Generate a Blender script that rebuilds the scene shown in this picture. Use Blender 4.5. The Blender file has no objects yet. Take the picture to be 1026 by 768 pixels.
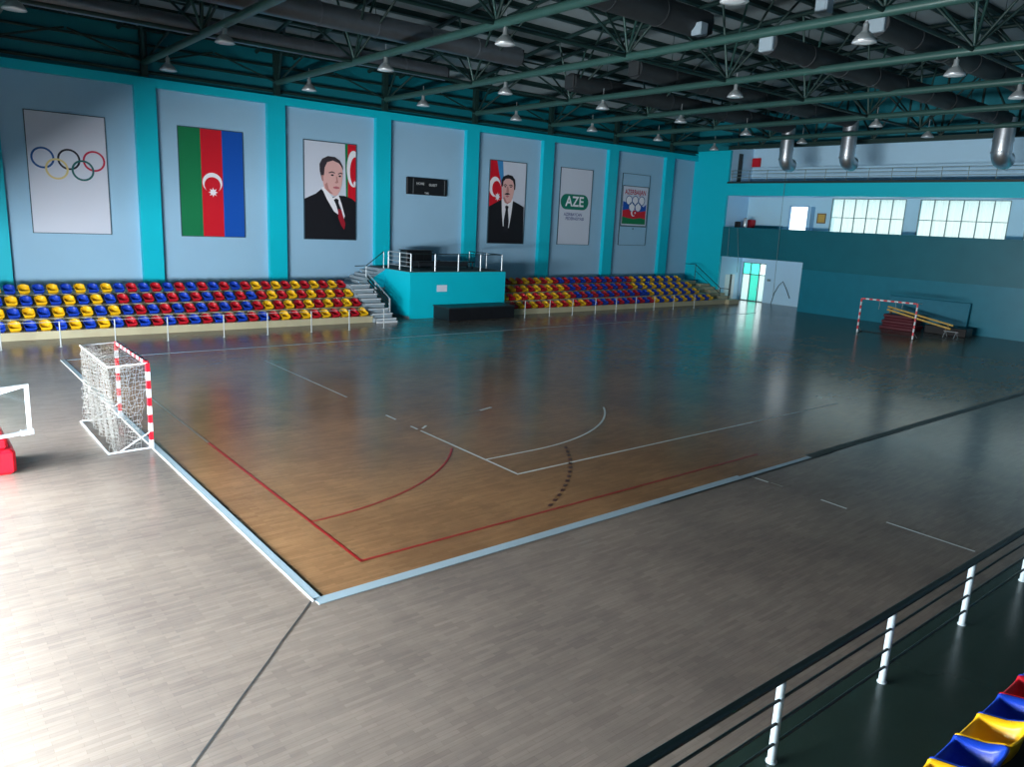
import bpy, math, random
from mathutils import Vector, Matrix
random.seed(7)
SC = bpy.context.scene
COL = SC.collection
PI = math.pi

# ------------------------------------------------------------------ camera
EYE = Vector((0.0, 0.0, 5.64))
FPX, YAW, PITCH, ROLL = 760.505, 0.88135, 0.212851, -0.0484157
cam_d = bpy.data.cameras.new('camera')
cam_d.sensor_width = 36.0
cam_d.lens = FPX / 1026 * 36.0
cam_d.clip_start = 0.05
cam_d.clip_end = 300
cam = bpy.data.objects.new('camera', cam_d)
COL.objects.link(cam)
_f = Vector((math.cos(YAW) * math.cos(PITCH), math.sin(YAW) * math.cos(PITCH), -math.sin(PITCH)))
_r0 = Vector((math.sin(YAW), -math.cos(YAW), 0))
_d0 = _f.cross(_r0)
_r = math.cos(ROLL) * _r0 + math.sin(ROLL) * _d0
_d = -math.sin(ROLL) * _r0 + math.cos(ROLL) * _d0
_m = Matrix((( _r.x, -_d.x, -_f.x, EYE.x), (_r.y, -_d.y, -_f.y, EYE.y), (_r.z, -_d.z, -_f.z, EYE.z), (0, 0, 0, 1)))
cam.matrix_world = _m
SC.camera = cam

# ------------------------------------------------------------------ light, world, exposure
SC.view_settings.view_transform = 'Standard'
SC.view_settings.look = 'None'
SC.view_settings.gamma = 1.0
SC.view_settings.use_curve_mapping = False
SC.view_settings.exposure = 0.0
SC.cycles.use_denoising = True
SC.cycles.max_bounces = 8
SC.cycles.diffuse_bounces = 5
SC.cycles.glossy_bounces = 4
SC.cycles.transparent_max_bounces = 12
SC.cycles.sample_clamp_indirect = 6.0

world = bpy.data.worlds.new('daylight')
SC.world = world
world.use_nodes = True
bg = world.node_tree.nodes['Background']
bg.inputs['Color'].default_value = (0.86, 0.96, 1.0, 1)
bg.inputs['Strength'].default_value = 2.2

LEFT_X = -4.6          # window wall at the back of the recess under the left gallery
HALL_X = -1.4          # front of the left gallery
LEFT_WINDOWS = [(6.0, 13.5), (15.0, 22.5), (24.0, 31.5)]
LEFT_Z = (0.4, 2.5)
LEFT_POWERS = [6000.0, 8200.0, 600.0]
for (_y0, _y1), _pw in zip(LEFT_WINDOWS, LEFT_POWERS):
    ld = bpy.data.lights.new('daylight_through_window', 'AREA')
    ld.shape = 'RECTANGLE'
    ld.size = _y1 - _y0 - 0.3
    ld.size_y = LEFT_Z[1] - LEFT_Z[0] - 0.3
    ld.energy = _pw
    ld.color = (0.96, 0.985, 1.0)
    lo = bpy.data.objects.new('daylight_through_window', ld)
    COL.objects.link(lo)
    lo.location = (LEFT_X + 0.06, (_y0 + _y1) / 2, sum(LEFT_Z) / 2)
    lo.rotation_euler = Vector((1, 0, 0)).to_track_quat('-Z', 'Y').to_euler()
# daylight that comes in through the gallery windows and the glazed door of the far wall
for (_yc, _zc, _sy, _sz, _e) in [(27.4, 7.1, 5.2, 2.2, 22), (21.0, 7.1, 5.2, 2.2, 22), (14.3, 7.1, 5.2, 2.2, 22), (36.1, 1.6, 2.0, 2.9, 9), (32.7, 6.6, 1.4, 1.7, 9)]:
    ld = bpy.data.lights.new('daylight_far_window', 'AREA')
    ld.shape = 'RECTANGLE'
    ld.size = _sy
    ld.size_y = _sz
    ld.energy = _e
    ld.color = (0.85, 0.97, 1.0)
    lo = bpy.data.objects.new('daylight_far_window', ld)
    COL.objects.link(lo)
    lo.location = (54.45, _yc, _zc)
    lo.rotation_euler = Vector((-1, 0, 0)).to_track_quat('-Z', 'Y').to_euler()

# ------------------------------------------------------------------ materials
def lin(c):
    o = []
    for v in c:
        v = v / 255.0
        o.append(v / 12.92 if v <= 0.04045 else ((v + 0.055) / 1.055) ** 2.4)
    return (o[0], o[1], o[2], 1.0)

def mat(name, rgb, rough=0.6, metal=0.0, spec=0.4, var=0.0, scale=3.0, bump=0.0, coat=0.0):
    m = bpy.data.materials.new(name)
    m.use_nodes = True
    nt = m.node_tree
    b = nt.nodes['Principled BSDF']
    c = lin(rgb)
    b.inputs['Base Color'].default_value = c
    b.inputs['Roughness'].default_value = rough
    b.inputs['Metallic'].default_value = metal
    b.inputs['Specular IOR Level'].default_value = spec
    b.inputs['Coat Weight'].default_value = coat
    if var or bump:
        tc = nt.nodes.new('ShaderNodeTexCoord')
        nz = nt.nodes.new('ShaderNodeTexNoise')
        nz.inputs['Scale'].default_value = scale
        nz.inputs['Detail'].default_value = 4
        nt.links.new(tc.outputs['Object'], nz.inputs['Vector'])
        if var:
            mx = nt.nodes.new('ShaderNodeMix')
            mx.data_type = 'RGBA'
            mx.inputs[6].default_value = tuple(v * (1 - var) for v in c[:3]) + (1,)
            mx.inputs[7].default_value = tuple(min(1, v * (1 + var)) for v in c[:3]) + (1,)
            nt.links.new(nz.outputs['Fac'], mx.inputs[0])
            nt.links.new(mx.outputs[2], b.inputs['Base Color'])
        if bump:
            bp = nt.nodes.new('ShaderNodeBump')
            bp.inputs['Strength'].default_value = bump
            nt.links.new(nz.outputs['Fac'], bp.inputs['Height'])
            nt.links.new(bp.outputs['Normal'], b.inputs['Normal'])
    return m

def floor_mat(name, c1, c2, mortar, rough, plank=(0.07, 0.42), dirt=0.25, spec=0.15):
    m = bpy.data.materials.new(name)
    m.use_nodes = True
    nt = m.node_tree
    L = nt.links
    b = nt.nodes['Principled BSDF']
    tc = nt.nodes.new('ShaderNodeTexCoord')
    br = nt.nodes.new('ShaderNodeTexBrick')
    br.inputs['Color1'].default_value = lin(c1)
    br.inputs['Color2'].default_value = lin(c2)
    br.inputs['Mortar'].default_value = lin(mortar)
    br.inputs['Scale'].default_value = 1.0
    br.inputs['Mortar Size'].default_value = 0.0015
    br.inputs['Brick Width'].default_value = plank[1]
    br.inputs['Row Height'].default_value = plank[0]
    br.offset = 0.37
    L.new(tc.outputs['Object'], br.inputs['Vector'])
    nz = nt.nodes.new('ShaderNodeTexNoise')
    nz.inputs['Scale'].default_value = 0.35
    nz.inputs['Detail'].default_value = 6
    nz.inputs['Roughness'].default_value = 0.65
    L.new(tc.outputs['Object'], nz.inputs['Vector'])
    ramp = nt.nodes.new('ShaderNodeValToRGB')
    ramp.color_ramp.elements[0].position = 0.35
    ramp.color_ramp.elements[0].color = (1 - dirt, 1 - dirt, 1 - dirt * 0.9, 1)
    ramp.color_ramp.elements[1].position = 0.62
    ramp.color_ramp.elements[1].color = (1, 1, 1, 1)
    L.new(nz.outputs['Fac'], ramp.inputs['Fac'])
    gr = nt.nodes.new('ShaderNodeTexNoise')
    mp = nt.nodes.new('ShaderNodeMapping')
    mp.inputs['Scale'].default_value = (2.0, 40.0, 1.0)
    L.new(tc.outputs['Object'], mp.inputs['Vector'])
    L.new(mp.outputs['Vector'], gr.inputs['Vector'])
    gr.inputs['Scale'].default_value = 1.0
    gr.inputs['Detail'].default_value = 3
    gm = nt.nodes.new('ShaderNodeMapRange')
    gm.inputs['To Min'].default_value = 0.82
    gm.inputs['To Max'].default_value = 1.16
    L.new(gr.outputs['Fac'], gm.inputs['Value'])
    m1 = nt.nodes.new('ShaderNodeMix'); m1.data_type = 'RGBA'; m1.blend_type = 'MULTIPLY'
    m1.inputs[0].default_value = 1.0
    L.new(br.outputs['Color'], m1.inputs[6]); L.new(ramp.outputs['Color'], m1.inputs[7])
    m2 = nt.nodes.new('ShaderNodeMix'); m2.data_type = 'RGBA'; m2.blend_type = 'MULTIPLY'
    m2.inputs[0].default_value = 1.0
    L.new(m1.outputs[2], m2.inputs[6]); L.new(gm.outputs['Result'], m2.inputs[7])
    L.new(m2.outputs[2], b.inputs['Base Color'])
    rr = nt.nodes.new('ShaderNodeMapRange')
    rr.inputs['To Min'].default_value = rough * 0.8
    rr.inputs['To Max'].default_value = rough * 1.25
    L.new(nz.outputs['Fac'], rr.inputs['Value'])
    L.new(rr.outputs['Result'], b.inputs['Roughness'])
    b.inputs['Specular IOR Level'].default_value = spec
    return m

def emis(name, rgb, strength, base=None):
    m = mat(name, base or rgb, 0.3)
    b = m.node_tree.nodes['Principled BSDF']
    b.inputs['Emission Color'].default_value = lin(rgb)
    b.inputs['Emission Strength'].default_value = strength
    return m

def glass_mat(name, rgb):
    m = bpy.data.materials.new(name)
    m.use_nodes = True
    nt = m.node_tree
    nt.nodes.remove(nt.nodes['Principled BSDF'])
    out = nt.nodes['Material Output']
    t = nt.nodes.new('ShaderNodeBsdfTransparent'); t.inputs['Color'].default_value = lin(rgb)
    g = nt.nodes.new('ShaderNodeBsdfGlossy'); g.inputs['Roughness'].default_value = 0.05
    fr = nt.nodes.new('ShaderNodeFresnel'); fr.inputs['IOR'].default_value = 1.4
    mx = nt.nodes.new('ShaderNodeMixShader')
    nt.links.new(fr.outputs[0], mx.inputs[0]); nt.links.new(t.outputs[0], mx.inputs[1]); nt.links.new(g.outputs[0], mx.inputs[2])
    nt.links.new(mx.outputs[0], out.inputs['Surface'])
    return m

def curtain_mat(name, rgb):
    m = bpy.data.materials.new(name)
    m.use_nodes = True
    nt = m.node_tree
    nt.nodes.remove(nt.nodes['Principled BSDF'])
    out = nt.nodes['Material Output']
    t = nt.nodes.new('ShaderNodeBsdfTranslucent'); t.inputs['Color'].default_value = lin(rgb)
    d = nt.nodes.new('ShaderNodeBsdfDiffuse'); d.inputs['Color'].default_value = lin(rgb)
    p = nt.nodes.new('ShaderNodeBsdfTransparent')
    mx = nt.nodes.new('ShaderNodeMixShader'); mx.inputs[0].default_value = 0.3
    mx2 = nt.nodes.new('ShaderNodeMixShader'); mx2.inputs[0].default_value = 0.15
    nt.links.new(t.outputs[0], mx.inputs[1]); nt.links.new(d.outputs[0], mx.inputs[2])
    nt.links.new(mx.outputs[0], mx2.inputs[1]); nt.links.new(p.outputs[0], mx2.inputs[2])
    nt.links.new(mx2.outputs[0], out.inputs['Surface'])
    return m

M = {}
M['teal'] = mat('teal_paint', (0, 192, 214), 0.45, var=0.05, scale=0.6)
M['teal_dark'] = mat('dark_teal_paint', (12, 104, 120), 0.4, var=0.12, scale=0.8)
M['teal_low'] = mat('glossy_teal_wall_paint', (22, 118, 140), 0.35, var=0.14, scale=1.3, bump=0.15)
M['panel'] = mat('pale_blue_plaster', (152, 194, 222), 0.7, var=0.04, scale=0.7)
M['white_wall'] = mat('white_blue_plaster', (184, 224, 248), 0.7, var=0.03, scale=1.0)
M['gallery_wall'] = mat('pale_cyan_plaster', (176, 216, 232), 0.7, var=0.03, scale=1.0)
M['deck'] = mat('grey_roof_deck', (150, 166, 172), 0.7, var=0.1, scale=0.5)
M['steel_green'] = mat('dark_green_steel_paint', (46, 80, 76), 0.4, var=0.1, scale=2.0)
M['steel_dark'] = mat('darker_green_steel_paint', (20, 48, 46), 0.5, var=0.1, scale=2.0)
M['galv'] = mat('galvanised_duct_metal', (122, 130, 138), 0.42, metal=0.75, var=0.12, scale=4.0)
M['galv_shiny'] = mat('shiny_duct_metal', (196, 202, 208), 0.36, metal=0.9, var=0.12, scale=5.0)
M['duct_dark'] = mat('dark_duct_wrap', (44, 50, 54), 0.6, var=0.15, scale=3.0)
M['white_sheet'] = mat('white_sheet_metal', (200, 208, 214), 0.5)
M['pale_sheet'] = mat('pale_grey_sheet_metal', (150, 170, 182), 0.5)
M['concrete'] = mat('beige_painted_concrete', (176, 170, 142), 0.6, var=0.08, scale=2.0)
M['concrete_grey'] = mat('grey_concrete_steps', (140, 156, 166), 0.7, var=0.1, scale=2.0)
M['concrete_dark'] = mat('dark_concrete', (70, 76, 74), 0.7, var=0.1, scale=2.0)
M['floor_out'] = floor_mat('pale_strip_floor', (138, 126, 116), (126, 115, 106), (111, 101, 92), 0.2)
M['floor_in'] = floor_mat('worn_brown_parquet', (158, 120, 84), (142, 106, 72), (108, 80, 56), 0.19, dirt=0.32, spec=0.18)
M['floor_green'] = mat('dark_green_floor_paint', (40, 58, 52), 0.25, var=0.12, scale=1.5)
M['strip_blue'] = mat('pale_blue_metal_strip', (160, 182, 194), 0.4, metal=0.1, var=0.1, scale=6)
M['strip_dark'] = mat('dark_rubber_strip', (40, 52, 52), 0.5, var=0.1, scale=4)
M['seam'] = mat('dark_floor_seam', (48, 50, 50), 0.8)
M['edge_white'] = mat('white_strip_edge', (222, 228, 230), 0.5)
M['red_line'] = mat('red_court_paint', (156, 24, 26), 0.35, var=0.08, scale=3)
M['white_line'] = mat('white_court_paint', (212, 214, 210), 0.35, var=0.06, scale=3)
M['faint_line'] = mat('worn_grey_court_paint', (136, 126, 112), 0.35, var=0.1, scale=3)
M['dark_line'] = mat('dark_court_paint', (64, 30, 26), 0.4)
M['white_metal'] = mat('white_painted_metal', (196, 204, 210), 0.4)
M['post_paint'] = mat('pale_grey_post_paint', (158, 174, 182), 0.4)
M['rail_steel'] = mat('dull_steel_tube', (166, 174, 176), 0.45, metal=0.3)
M['chrome'] = mat('satin_steel_tube', (196, 206, 212), 0.35, metal=0.5)
M['rail_dark'] = mat('dark_green_rail_paint', (20, 40, 42), 0.4)
M['red_paint'] = mat('red_painted_metal', (200, 22, 40), 0.4)
M['net'] = mat('white_net_cord', (158, 158, 154), 0.8)
M['seat_blue'] = mat('blue_seat_plastic', (22, 62, 176), 0.38)
M['seat_yellow'] = mat('yellow_seat_plastic', (236, 184, 24), 0.38)
M['seat_red'] = mat('red_seat_plastic', (182, 22, 38), 0.38)
M['poster_white'] = mat('white_printed_vinyl', (206, 214, 230), 0.6)
M['frame_dark'] = mat('dark_poster_frame', (58, 84, 98), 0.5)
M['ring_blue'] = mat('blue_ring_ink', (16, 84, 150), 0.6)
M['ring_black'] = mat('black_ring_ink', (22, 26, 44), 0.6)
M['ring_red'] = mat('red_ring_ink', (184, 32, 70), 0.6)
M['ring_yellow'] = mat('pale_yellow_ring_ink', (216, 200, 140), 0.6)
M['ring_green'] = mat('green_ring_ink', (10, 96, 100), 0.6)
M['flag_green'] = mat('green_flag_ink', (0, 120, 72), 0.6)
M['flag_red'] = mat('red_flag_ink', (206, 10, 36), 0.6)
M['flag_blue'] = mat('blue_flag_ink', (0, 80, 180), 0.6)
M['sky_ink'] = mat('pale_blue_flag_ink', (60, 140, 200), 0.6)
M['suit'] = mat('black_suit_ink', (18, 18, 26), 0.6)
M['skin'] = mat('skin_ink', (224, 176, 172), 0.6)
M['skin_shade'] = mat('skin_contour_ink', (188, 132, 128), 0.6)
M['hair_dark'] = mat('dark_hair_ink', (54, 48, 56), 0.6)
M['hair_black'] = mat('black_hair_ink', (26, 26, 34), 0.6)
M['lips'] = mat('lip_ink', (188, 100, 110), 0.6)
M['white_ink'] = mat('white_ink', (240, 240, 248), 0.6)
M['tie_red'] = mat('red_tie_ink', (160, 20, 40), 0.6)
M['pill_green'] = mat('deep_green_ink', (0, 120, 100), 0.6)
M['text_blue'] = mat('blue_text_ink', (50, 62, 136), 0.6)
M['text_red'] = mat('red_text_ink', (176, 40, 70), 0.6)
M['black'] = mat('black_plastic', (16, 16, 20), 0.45)
M['black_board'] = mat('black_painted_board', (20, 20, 24), 0.35, var=0.2, scale=2)
M['grey_text'] = mat('pale_grey_text', (190, 196, 200), 0.6)
M['grey_line'] = mat('grey_trim_line', (110, 116, 120), 0.5)
M['paper'] = mat('pale_paper', (214, 222, 238), 0.7)
M['dark_grey'] = mat('dark_grey_laminate', (36, 42, 48), 0.5, var=0.1)
M['pad_red'] = mat('red_vinyl_padding', (196, 8, 30), 0.4)
M['mat_red'] = mat('dark_red_mat_vinyl', (84, 22, 36), 0.5, var=0.1)
M['mat_blue'] = mat('dark_blue_mat_vinyl', (26, 116, 140), 0.5, var=0.12)
M['wood_yellow'] = mat('yellow_wood', (196, 160, 80), 0.5, var=0.15, scale=5)
M['brown'] = mat('brown_board', (120, 96, 70), 0.6, var=0.2, scale=8)
M['red_box'] = mat('red_cabinet_paint', (196, 20, 34), 0.45)
M['bulb'] = mat('lamp_glass', (220, 228, 232), 0.2)
M['alu'] = mat('spun_aluminium', (186, 194, 198), 0.35, metal=0.6)
M['ground'] = mat('pale_pavement', (190, 205, 200), 0.8, var=0.1)
M['glass'] = glass_mat('clear_glass', (244, 251, 250))
M['glass_mint'] = glass_mat('mint_glass', (150, 240, 226))
M['eaves'] = mat('darker_teal_panel', (0, 112, 126), 0.6, var=0.05, scale=0.6)  # darker teal than the ring beam, for eaves wall and gable
M['board_glass'] = glass_mat('clear_board_glass', (252, 254, 254))
M['curtain'] = curtain_mat('sheer_white_curtain', (240, 240, 234))
M['frame_grey'] = mat('grey_window_frame', (120, 140, 140), 0.5)
M['frame_white'] = mat('white_window_frame', (225, 232, 236), 0.5)
M['rope'] = mat('grey_rope', (120, 150, 160), 0.8)
M['rope_dark'] = mat('dark_rope', (40, 60, 68), 0.8)

# ------------------------------------------------------------------ mesh helpers
class MB:
    def __init__(self):
        self.v = []; self.f = []; self.m = []; self.sm = []
    def add(self, vs, fs, mi=0, smooth=False):
        n = len(self.v)
        self.v += [tuple(p) for p in vs]
        for f in fs:
            self.f.append(tuple(i + n for i in f)); self.m.append(mi); self.sm.append(smooth)
        return self
    def box(self, a, b, mi=0):
        x0, y0, z0 = (min(a[i], b[i]) for i in range(3)); x1, y1, z1 = (max(a[i], b[i]) for i in range(3))
        return self.add([(x0,y0,z0),(x1,y0,z0),(x1,y1,z0),(x0,y1,z0),(x0,y0,z1),(x1,y0,z1),(x1,y1,z1),(x0,y1,z1)],
                 [(3,2,1,0),(4,5,6,7),(0,1,5,4),(1,2,6,5),(2,3,7,6),(3,0,4,7)], mi)
    def bbox(self, a, b, e=0.02, mi=0):
        """box with chamfered edges"""
        x0, y0, z0 = (min(a[i], b[i]) for i in range(3)); x1, y1, z1 = (max(a[i], b[i]) for i in range(3))
        rings = []
        for z, d in ((z0, e), (z0 + e, 0), (z1 - e, 0), (z1, e)):
            X0, X1, Y0, Y1 = x0 + d, x1 - d, y0 + d, y1 - d
            rings.append([(X0+e,Y0,z),(X1-e,Y0,z),(X1,Y0+e,z),(X1,Y1-e,z),(X1-e,Y1,z),(X0+e,Y1,z),(X0,Y1-e,z),(X0,Y0+e,z)])
        vs = [p for r in rings for p in r]
        fs = [tuple(range(7, -1, -1)), tuple(range(24, 32))]
        for k in range(3):
            for i in range(8):
                j = (i + 1) % 8
                fs.append((k*8+i, k*8+j, (k+1)*8+j, (k+1)*8+i))
        return self.add(vs, fs, mi)
    def quad(self, a, b, c, d, mi=0):
        return self.add([a, b, c, d], [(0, 1, 2, 3)], mi)
    def tube(self, p, q, r, n=8, mi=0, r2=None, cap=True):
        p = Vector(p); q = Vector(q); ax = (q - p)
        if ax.length < 1e-6: return self
        ax.normalize()
        u = ax.orthogonal().normalized(); w = ax.cross(u)
        r2 = r if r2 is None else r2
        vs = []
        for c, rr in ((p, r), (q, r2)):
            for i in range(n):
                t = 2 * PI * (i + 0.5) / n
                vs.append(c + (u * math.cos(t) + w * math.sin(t)) * rr)
        fs = [(i, (i+1) % n, n + (i+1) % n, n + i) for i in range(n)]
        self.add(vs, fs, mi, n > 5)
        if cap:
            self.add(vs[:n], [tuple(range(n-1, -1, -1))], mi); self.add(vs[n:], [tuple(range(n))], mi)
        return self
    def path(self, pts, r, n=8, mi=0):
        pts = [Vector(p) for p in pts]
        vs = []; prev = None
        for k, p in enumerate(pts):
            t = (pts[min(k+1, len(pts)-1)] - pts[max(k-1, 0)]).normalized()
            if prev is None: u = t.orthogonal().normalized()
            else: u = (prev - t * prev.dot(t)).normalized()
            prev = u; w = t.cross(u)
            rr = r[k] if isinstance(r, (list, tuple)) else r
            for i in range(n):
                a = 2 * PI * (i + 0.5) / n
                vs.append(p + (u * math.cos(a) + w * math.sin(a)) * rr)
        fs = []
        for k in range(len(pts) - 1):
            for i in range(n):
                j = (i + 1) % n
                fs.append((k*n+i, k*n+j, (k+1)*n+j, (k+1)*n+i))
        self.add(vs, fs, mi, True)
        self.add(vs[:n], [tuple(range(n-1, -1, -1))], mi); self.add(vs[-n:], [tuple(range(n))], mi)
        return self
    def lathe(self, prof, c=(0, 0, 0), n=20, mi=0):
        vs = []
        for r, z in prof:
            for i in range(n):
                a = 2 * PI * i / n
                vs.append((c[0] + r * math.cos(a), c[1] + r * math.sin(a), c[2] + z))
        fs = []
        for k in range(len(prof) - 1):
            for i in range(n):
                j = (i + 1) % n
                fs.append((k*n+i, k*n+j, (k+1)*n+j, (k+1)*n+i))
        return self.add(vs, fs, mi, True)
    def prism(self, poly, axis, a, b, mi=0):
        """poly in the two other axes, extruded along axis from a to b"""
        def p3(q, t):
            l = list(q); l.insert(axis, t); return tuple(l)
        n = len(poly)
        vs = [p3(q, a) for q in poly] + [p3(q, b) for q in poly]
        fs = [tuple(range(n-1, -1, -1)), tuple(range(n, 2*n))] + [(i, (i+1) % n, n + (i+1) % n, n + i) for i in range(n)]
        return self.add(vs, fs, mi)
    def build(self, name, mats, parent=None, loc=None):
        if not isinstance(mats, (list, tuple)): mats = [mats]
        off = Vector(loc) if loc is not None else Vector((0, 0, 0))
        if parent is not None: off = WORLD.get(parent.name, Vector((0, 0, 0)))
        me = bpy.data.meshes.new(name)
        me.from_pydata([tuple(Vector(p) - off) for p in self.v], [], self.f)
        for m in mats: me.materials.append(m)
        me.polygons.foreach_set('material_index', self.m)
        me.polygons.foreach_set('use_smooth', self.sm)
        me.update()
        o = bpy.data.objects.new(name, me)
        COL.objects.link(o)
        if parent is not None:
            o.parent = parent
            WORLD[o.name] = off
        else:
            o.location = off
            WORLD[o.name] = off
        return o
WORLD = {}

def tag(o, label=None, cat=None, group=None, kind=None):
    if label: o['label'] = label
    if cat: o['category'] = cat
    if group: o['group'] = group
    if kind: o['kind'] = kind
    return o

def thing(name, label, cat, loc=(0, 0, 0), group=None):
    o = bpy.data.objects.new(name, None)
    o.empty_display_size = 0.2
    COL.objects.link(o)
    o.location = loc
    WORLD[o.name] = Vector(loc)
    return tag(o, label, cat, group)

def part_group(name, parent):
    """an Empty part that carries sub-parts"""
    o = bpy.data.objects.new(name, None); o.empty_display_size = 0.1
    COL.objects.link(o); o.parent = parent
    WORLD[o.name] = WORLD[parent.name]
    return o

def struct(mb, name, mats, label, cat, parent=None):
    o = mb.build(name, mats, parent)
    if parent is None: tag(o, label, cat, None, 'structure')
    else: o['kind'] = 'structure'
    return o

def copy_tree(o, parent=None):
    c = o.copy(); COL.objects.link(c)
    if parent is not None: c.parent = parent
    for ch in list(o.children): copy_tree(ch, c)
    return c

UNITS = ['', 'first', 'second', 'third', 'fourth', 'fifth', 'sixth', 'seventh', 'eighth', 'ninth', 'tenth', 'eleventh', 'twelfth', 'thirteenth',
         'fourteenth', 'fifteenth', 'sixteenth', 'seventeenth', 'eighteenth', 'nineteenth']
TENS = {2: ('twentieth', 'twenty'), 3: ('thirtieth', 'thirty'), 4: ('fortieth', 'forty'), 5: ('fiftieth', 'fifty')}
def ordinal(n):
    if n < 20: return UNITS[n]
    t, u = divmod(n, 10)
    return TENS[t][0] if u == 0 else TENS[t][1] + '-' + UNITS[u]

# ================================================================== ROOM SHELL
YW = 40.3            # front plane of the pilasters of the long wall
YP = 40.62           # recessed panels between them
XR = 51.6            # far end wall
XG = 54.65           # back wall of the galleries behind it
YN = -8.0            # wall behind the camera
ZB = 11.3            # top of the long wall's ring beam
def zroof(y): return 16.2 - 0.0045 * (y - 16.6) ** 2

fl = MB(); fl.box((LEFT_X, YN, -0.3), (XG + 0.2, 41.0, 0.0))
floor = struct(fl, 'floor', M['floor_out'], 'pale beige strip floor of the hall around the brown court', 'floor')
pc = MB(); pc.box((4.46, 9.62, -0.05), (47.0, 30.38, 0.004))
court = struct(pc, 'playing_surface', M['floor_in'], None, None, floor)
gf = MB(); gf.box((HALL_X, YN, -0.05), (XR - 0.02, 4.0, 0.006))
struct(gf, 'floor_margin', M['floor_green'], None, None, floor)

def strip_mesh(pts, w, z, mb, mi=0):
    """flat painted line through pts, width w, lying at height z"""
    pts = [Vector((p[0], p[1])) for p in pts]
    L = []; R = []
    for k, p in enumerate(pts):
        t = (pts[min(k+1, len(pts)-1)] - pts[max(k-1, 0)]).normalized()
        n = Vector((-t.y, t.x)) * w / 2
        L.append((p.x + n.x, p.y + n.y, z)); R.append((p.x - n.x, p.y - n.y, z))
    for k in range(len(pts) - 1):
        mb.quad(R[k], R[k+1], L[k+1], L[k], mi)

def line(name, m, paths, w, z=0.0075):
    mb = MB()
    for p in paths: strip_mesh(p, w, z, mb)
    return struct(mb, name, m, None, None, floor)
def arc(cx, cy, r, a0, a1, n=24):
    return [(cx + r * math.cos(math.radians(a0 + (a1 - a0) * k / n)), cy + r * math.sin(math.radians(a0 + (a1 - a0) * k / n))) for k in range(n + 1)]
line('red_line', M['red_line'], [[(5.58, 10.44), (5.58, 18.2)], [(5.58, 10.47), (17.0, 10.47)]], 0.052)
line('red_arc', M['red_line'], [arc(5.58, 18.42, 6.0, -90, -36)], 0.045)
line('goal_line', M['faint_line'], [[(5.58, 18.2), (5.58, 23.5)]], 0.06)
mb = MB()
for k in range(14):
    a0 = -61 + k * 2.05
    strip_mesh(arc(5.58, 18.42, 8.9, a0, a0 + 0.95, 2), 0.075, 0.0075, mb)
struct(mb, 'dashed_arc', M['dark_line'], None, None, floor)
line('white_line', M['white_line'], [[(10.6, 12.5), (10.6, 16.6)], [(10.57, 12.5), (24.8, 12.5)], [(10.62, 20.9), (10.62, 27.6)], [(10.6, 17.9), (10.6, 18.45)],
     [(10.6, 16.75), (10.6, 17.1)], [(10.75, 16.75), (11.0, 16.95)]], 0.065)
line('three_point_line', M['white_line'], [[(10.6, 13.72), (12.1, 13.72)] + arc(12.1, 20.05, 6.33, -90, -39)], 0.06)
line('lane_line', M['faint_line'], [[(12.3, 17.45), (13.3, 17.6)], [(10.9, 26.6), (13.6, 26.35)], [(10.6, 27.55), (13.4, 27.45)]], 0.05)
line('lane_mark', M['white_line'], [[(13.3, 17.58), (13.85, 17.74)]], 0.10)
line('dashed_line', M['white_line'], [[(15.25, 9.4), (15.25, 9.05)], [(15.25, 7.75), (15.22, 7.15)], [(15.2, 6.3), (15.2, 4.65)]], 0.06, 0.004)
line('worn_dash', M['faint_line'], [[(15.28, 9.0), (15.28, 8.7)], [(15.26, 9.55), (15.26, 9.42)]], 0.05, 0.004)
# metal thresholds round the brown court
def threshold(name, a, b, w, m, h=0.02):
    mb = MB()
    x0, y0 = a; x1, y1 = b
    if abs(x1 - x0) < abs(y1 - y0):
        mb.prism([(x0 - w/2, 0), (x0 - w/2 + 0.02, h), (x0 + w/2 - 0.02, h), (x0 + w/2, 0)], 1, y0, y1) if False else mb.box((x0 - w/2, y0, -0.02), (x0 + w/2, y1, h))
    else:
        mb.box((x0, y0 - w/2, -0.02), (x1, y0 + w/2, h))
    return struct(mb, name, m, None, None, floor)
threshold('threshold_strip', (4.445, 9.72), (4.445, 30.45), 0.125, M['strip_blue'])
threshold('threshold_edge', (4.372, 9.66), (4.372, 30.45), 0.024, M['edge_white'], 0.022)
threshold('threshold_gap', (4.52, 9.74), (4.52, 30.4), 0.025, M['seam'], 0.012)
threshold('threshold_strip', (4.40, 9.62), (15.0, 9.62), 0.2, M['strip_blue'], 0.012)
threshold('threshold_gap', (12.0, 9.505), (19.0, 9.505), 0.03, M['strip_dark'], 0.012)
threshold('threshold_strip', (15.0, 9.6), (23.5, 9.6), 0.12, M['strip_blue'], 0.010)
threshold('threshold_gap', (18.0, 9.65), (47.0, 9.65), 0.22, M['strip_dark'], 0.012)
threshold('threshold_strip', (4.4, 30.42), (47.0, 30.42), 0.06, M['strip_blue'], 0.01)
threshold('threshold_gap', (4.4, 30.5), (47.0, 30.5), 0.05, M['strip_dark'], 0.01)
mb = MB()
sp = [(4.4 - 0.28 * k + 0.004 * math.sin(k * 1.7), 9.74 - 0.28 * k * 1.03 + 0.004 * math.cos(k * 2.3)) for k in range(22)]
strip_mesh(sp, 0.026, 0.004, mb)
struct(mb, 'seam_line', M['seam'], None, None, floor)

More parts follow.
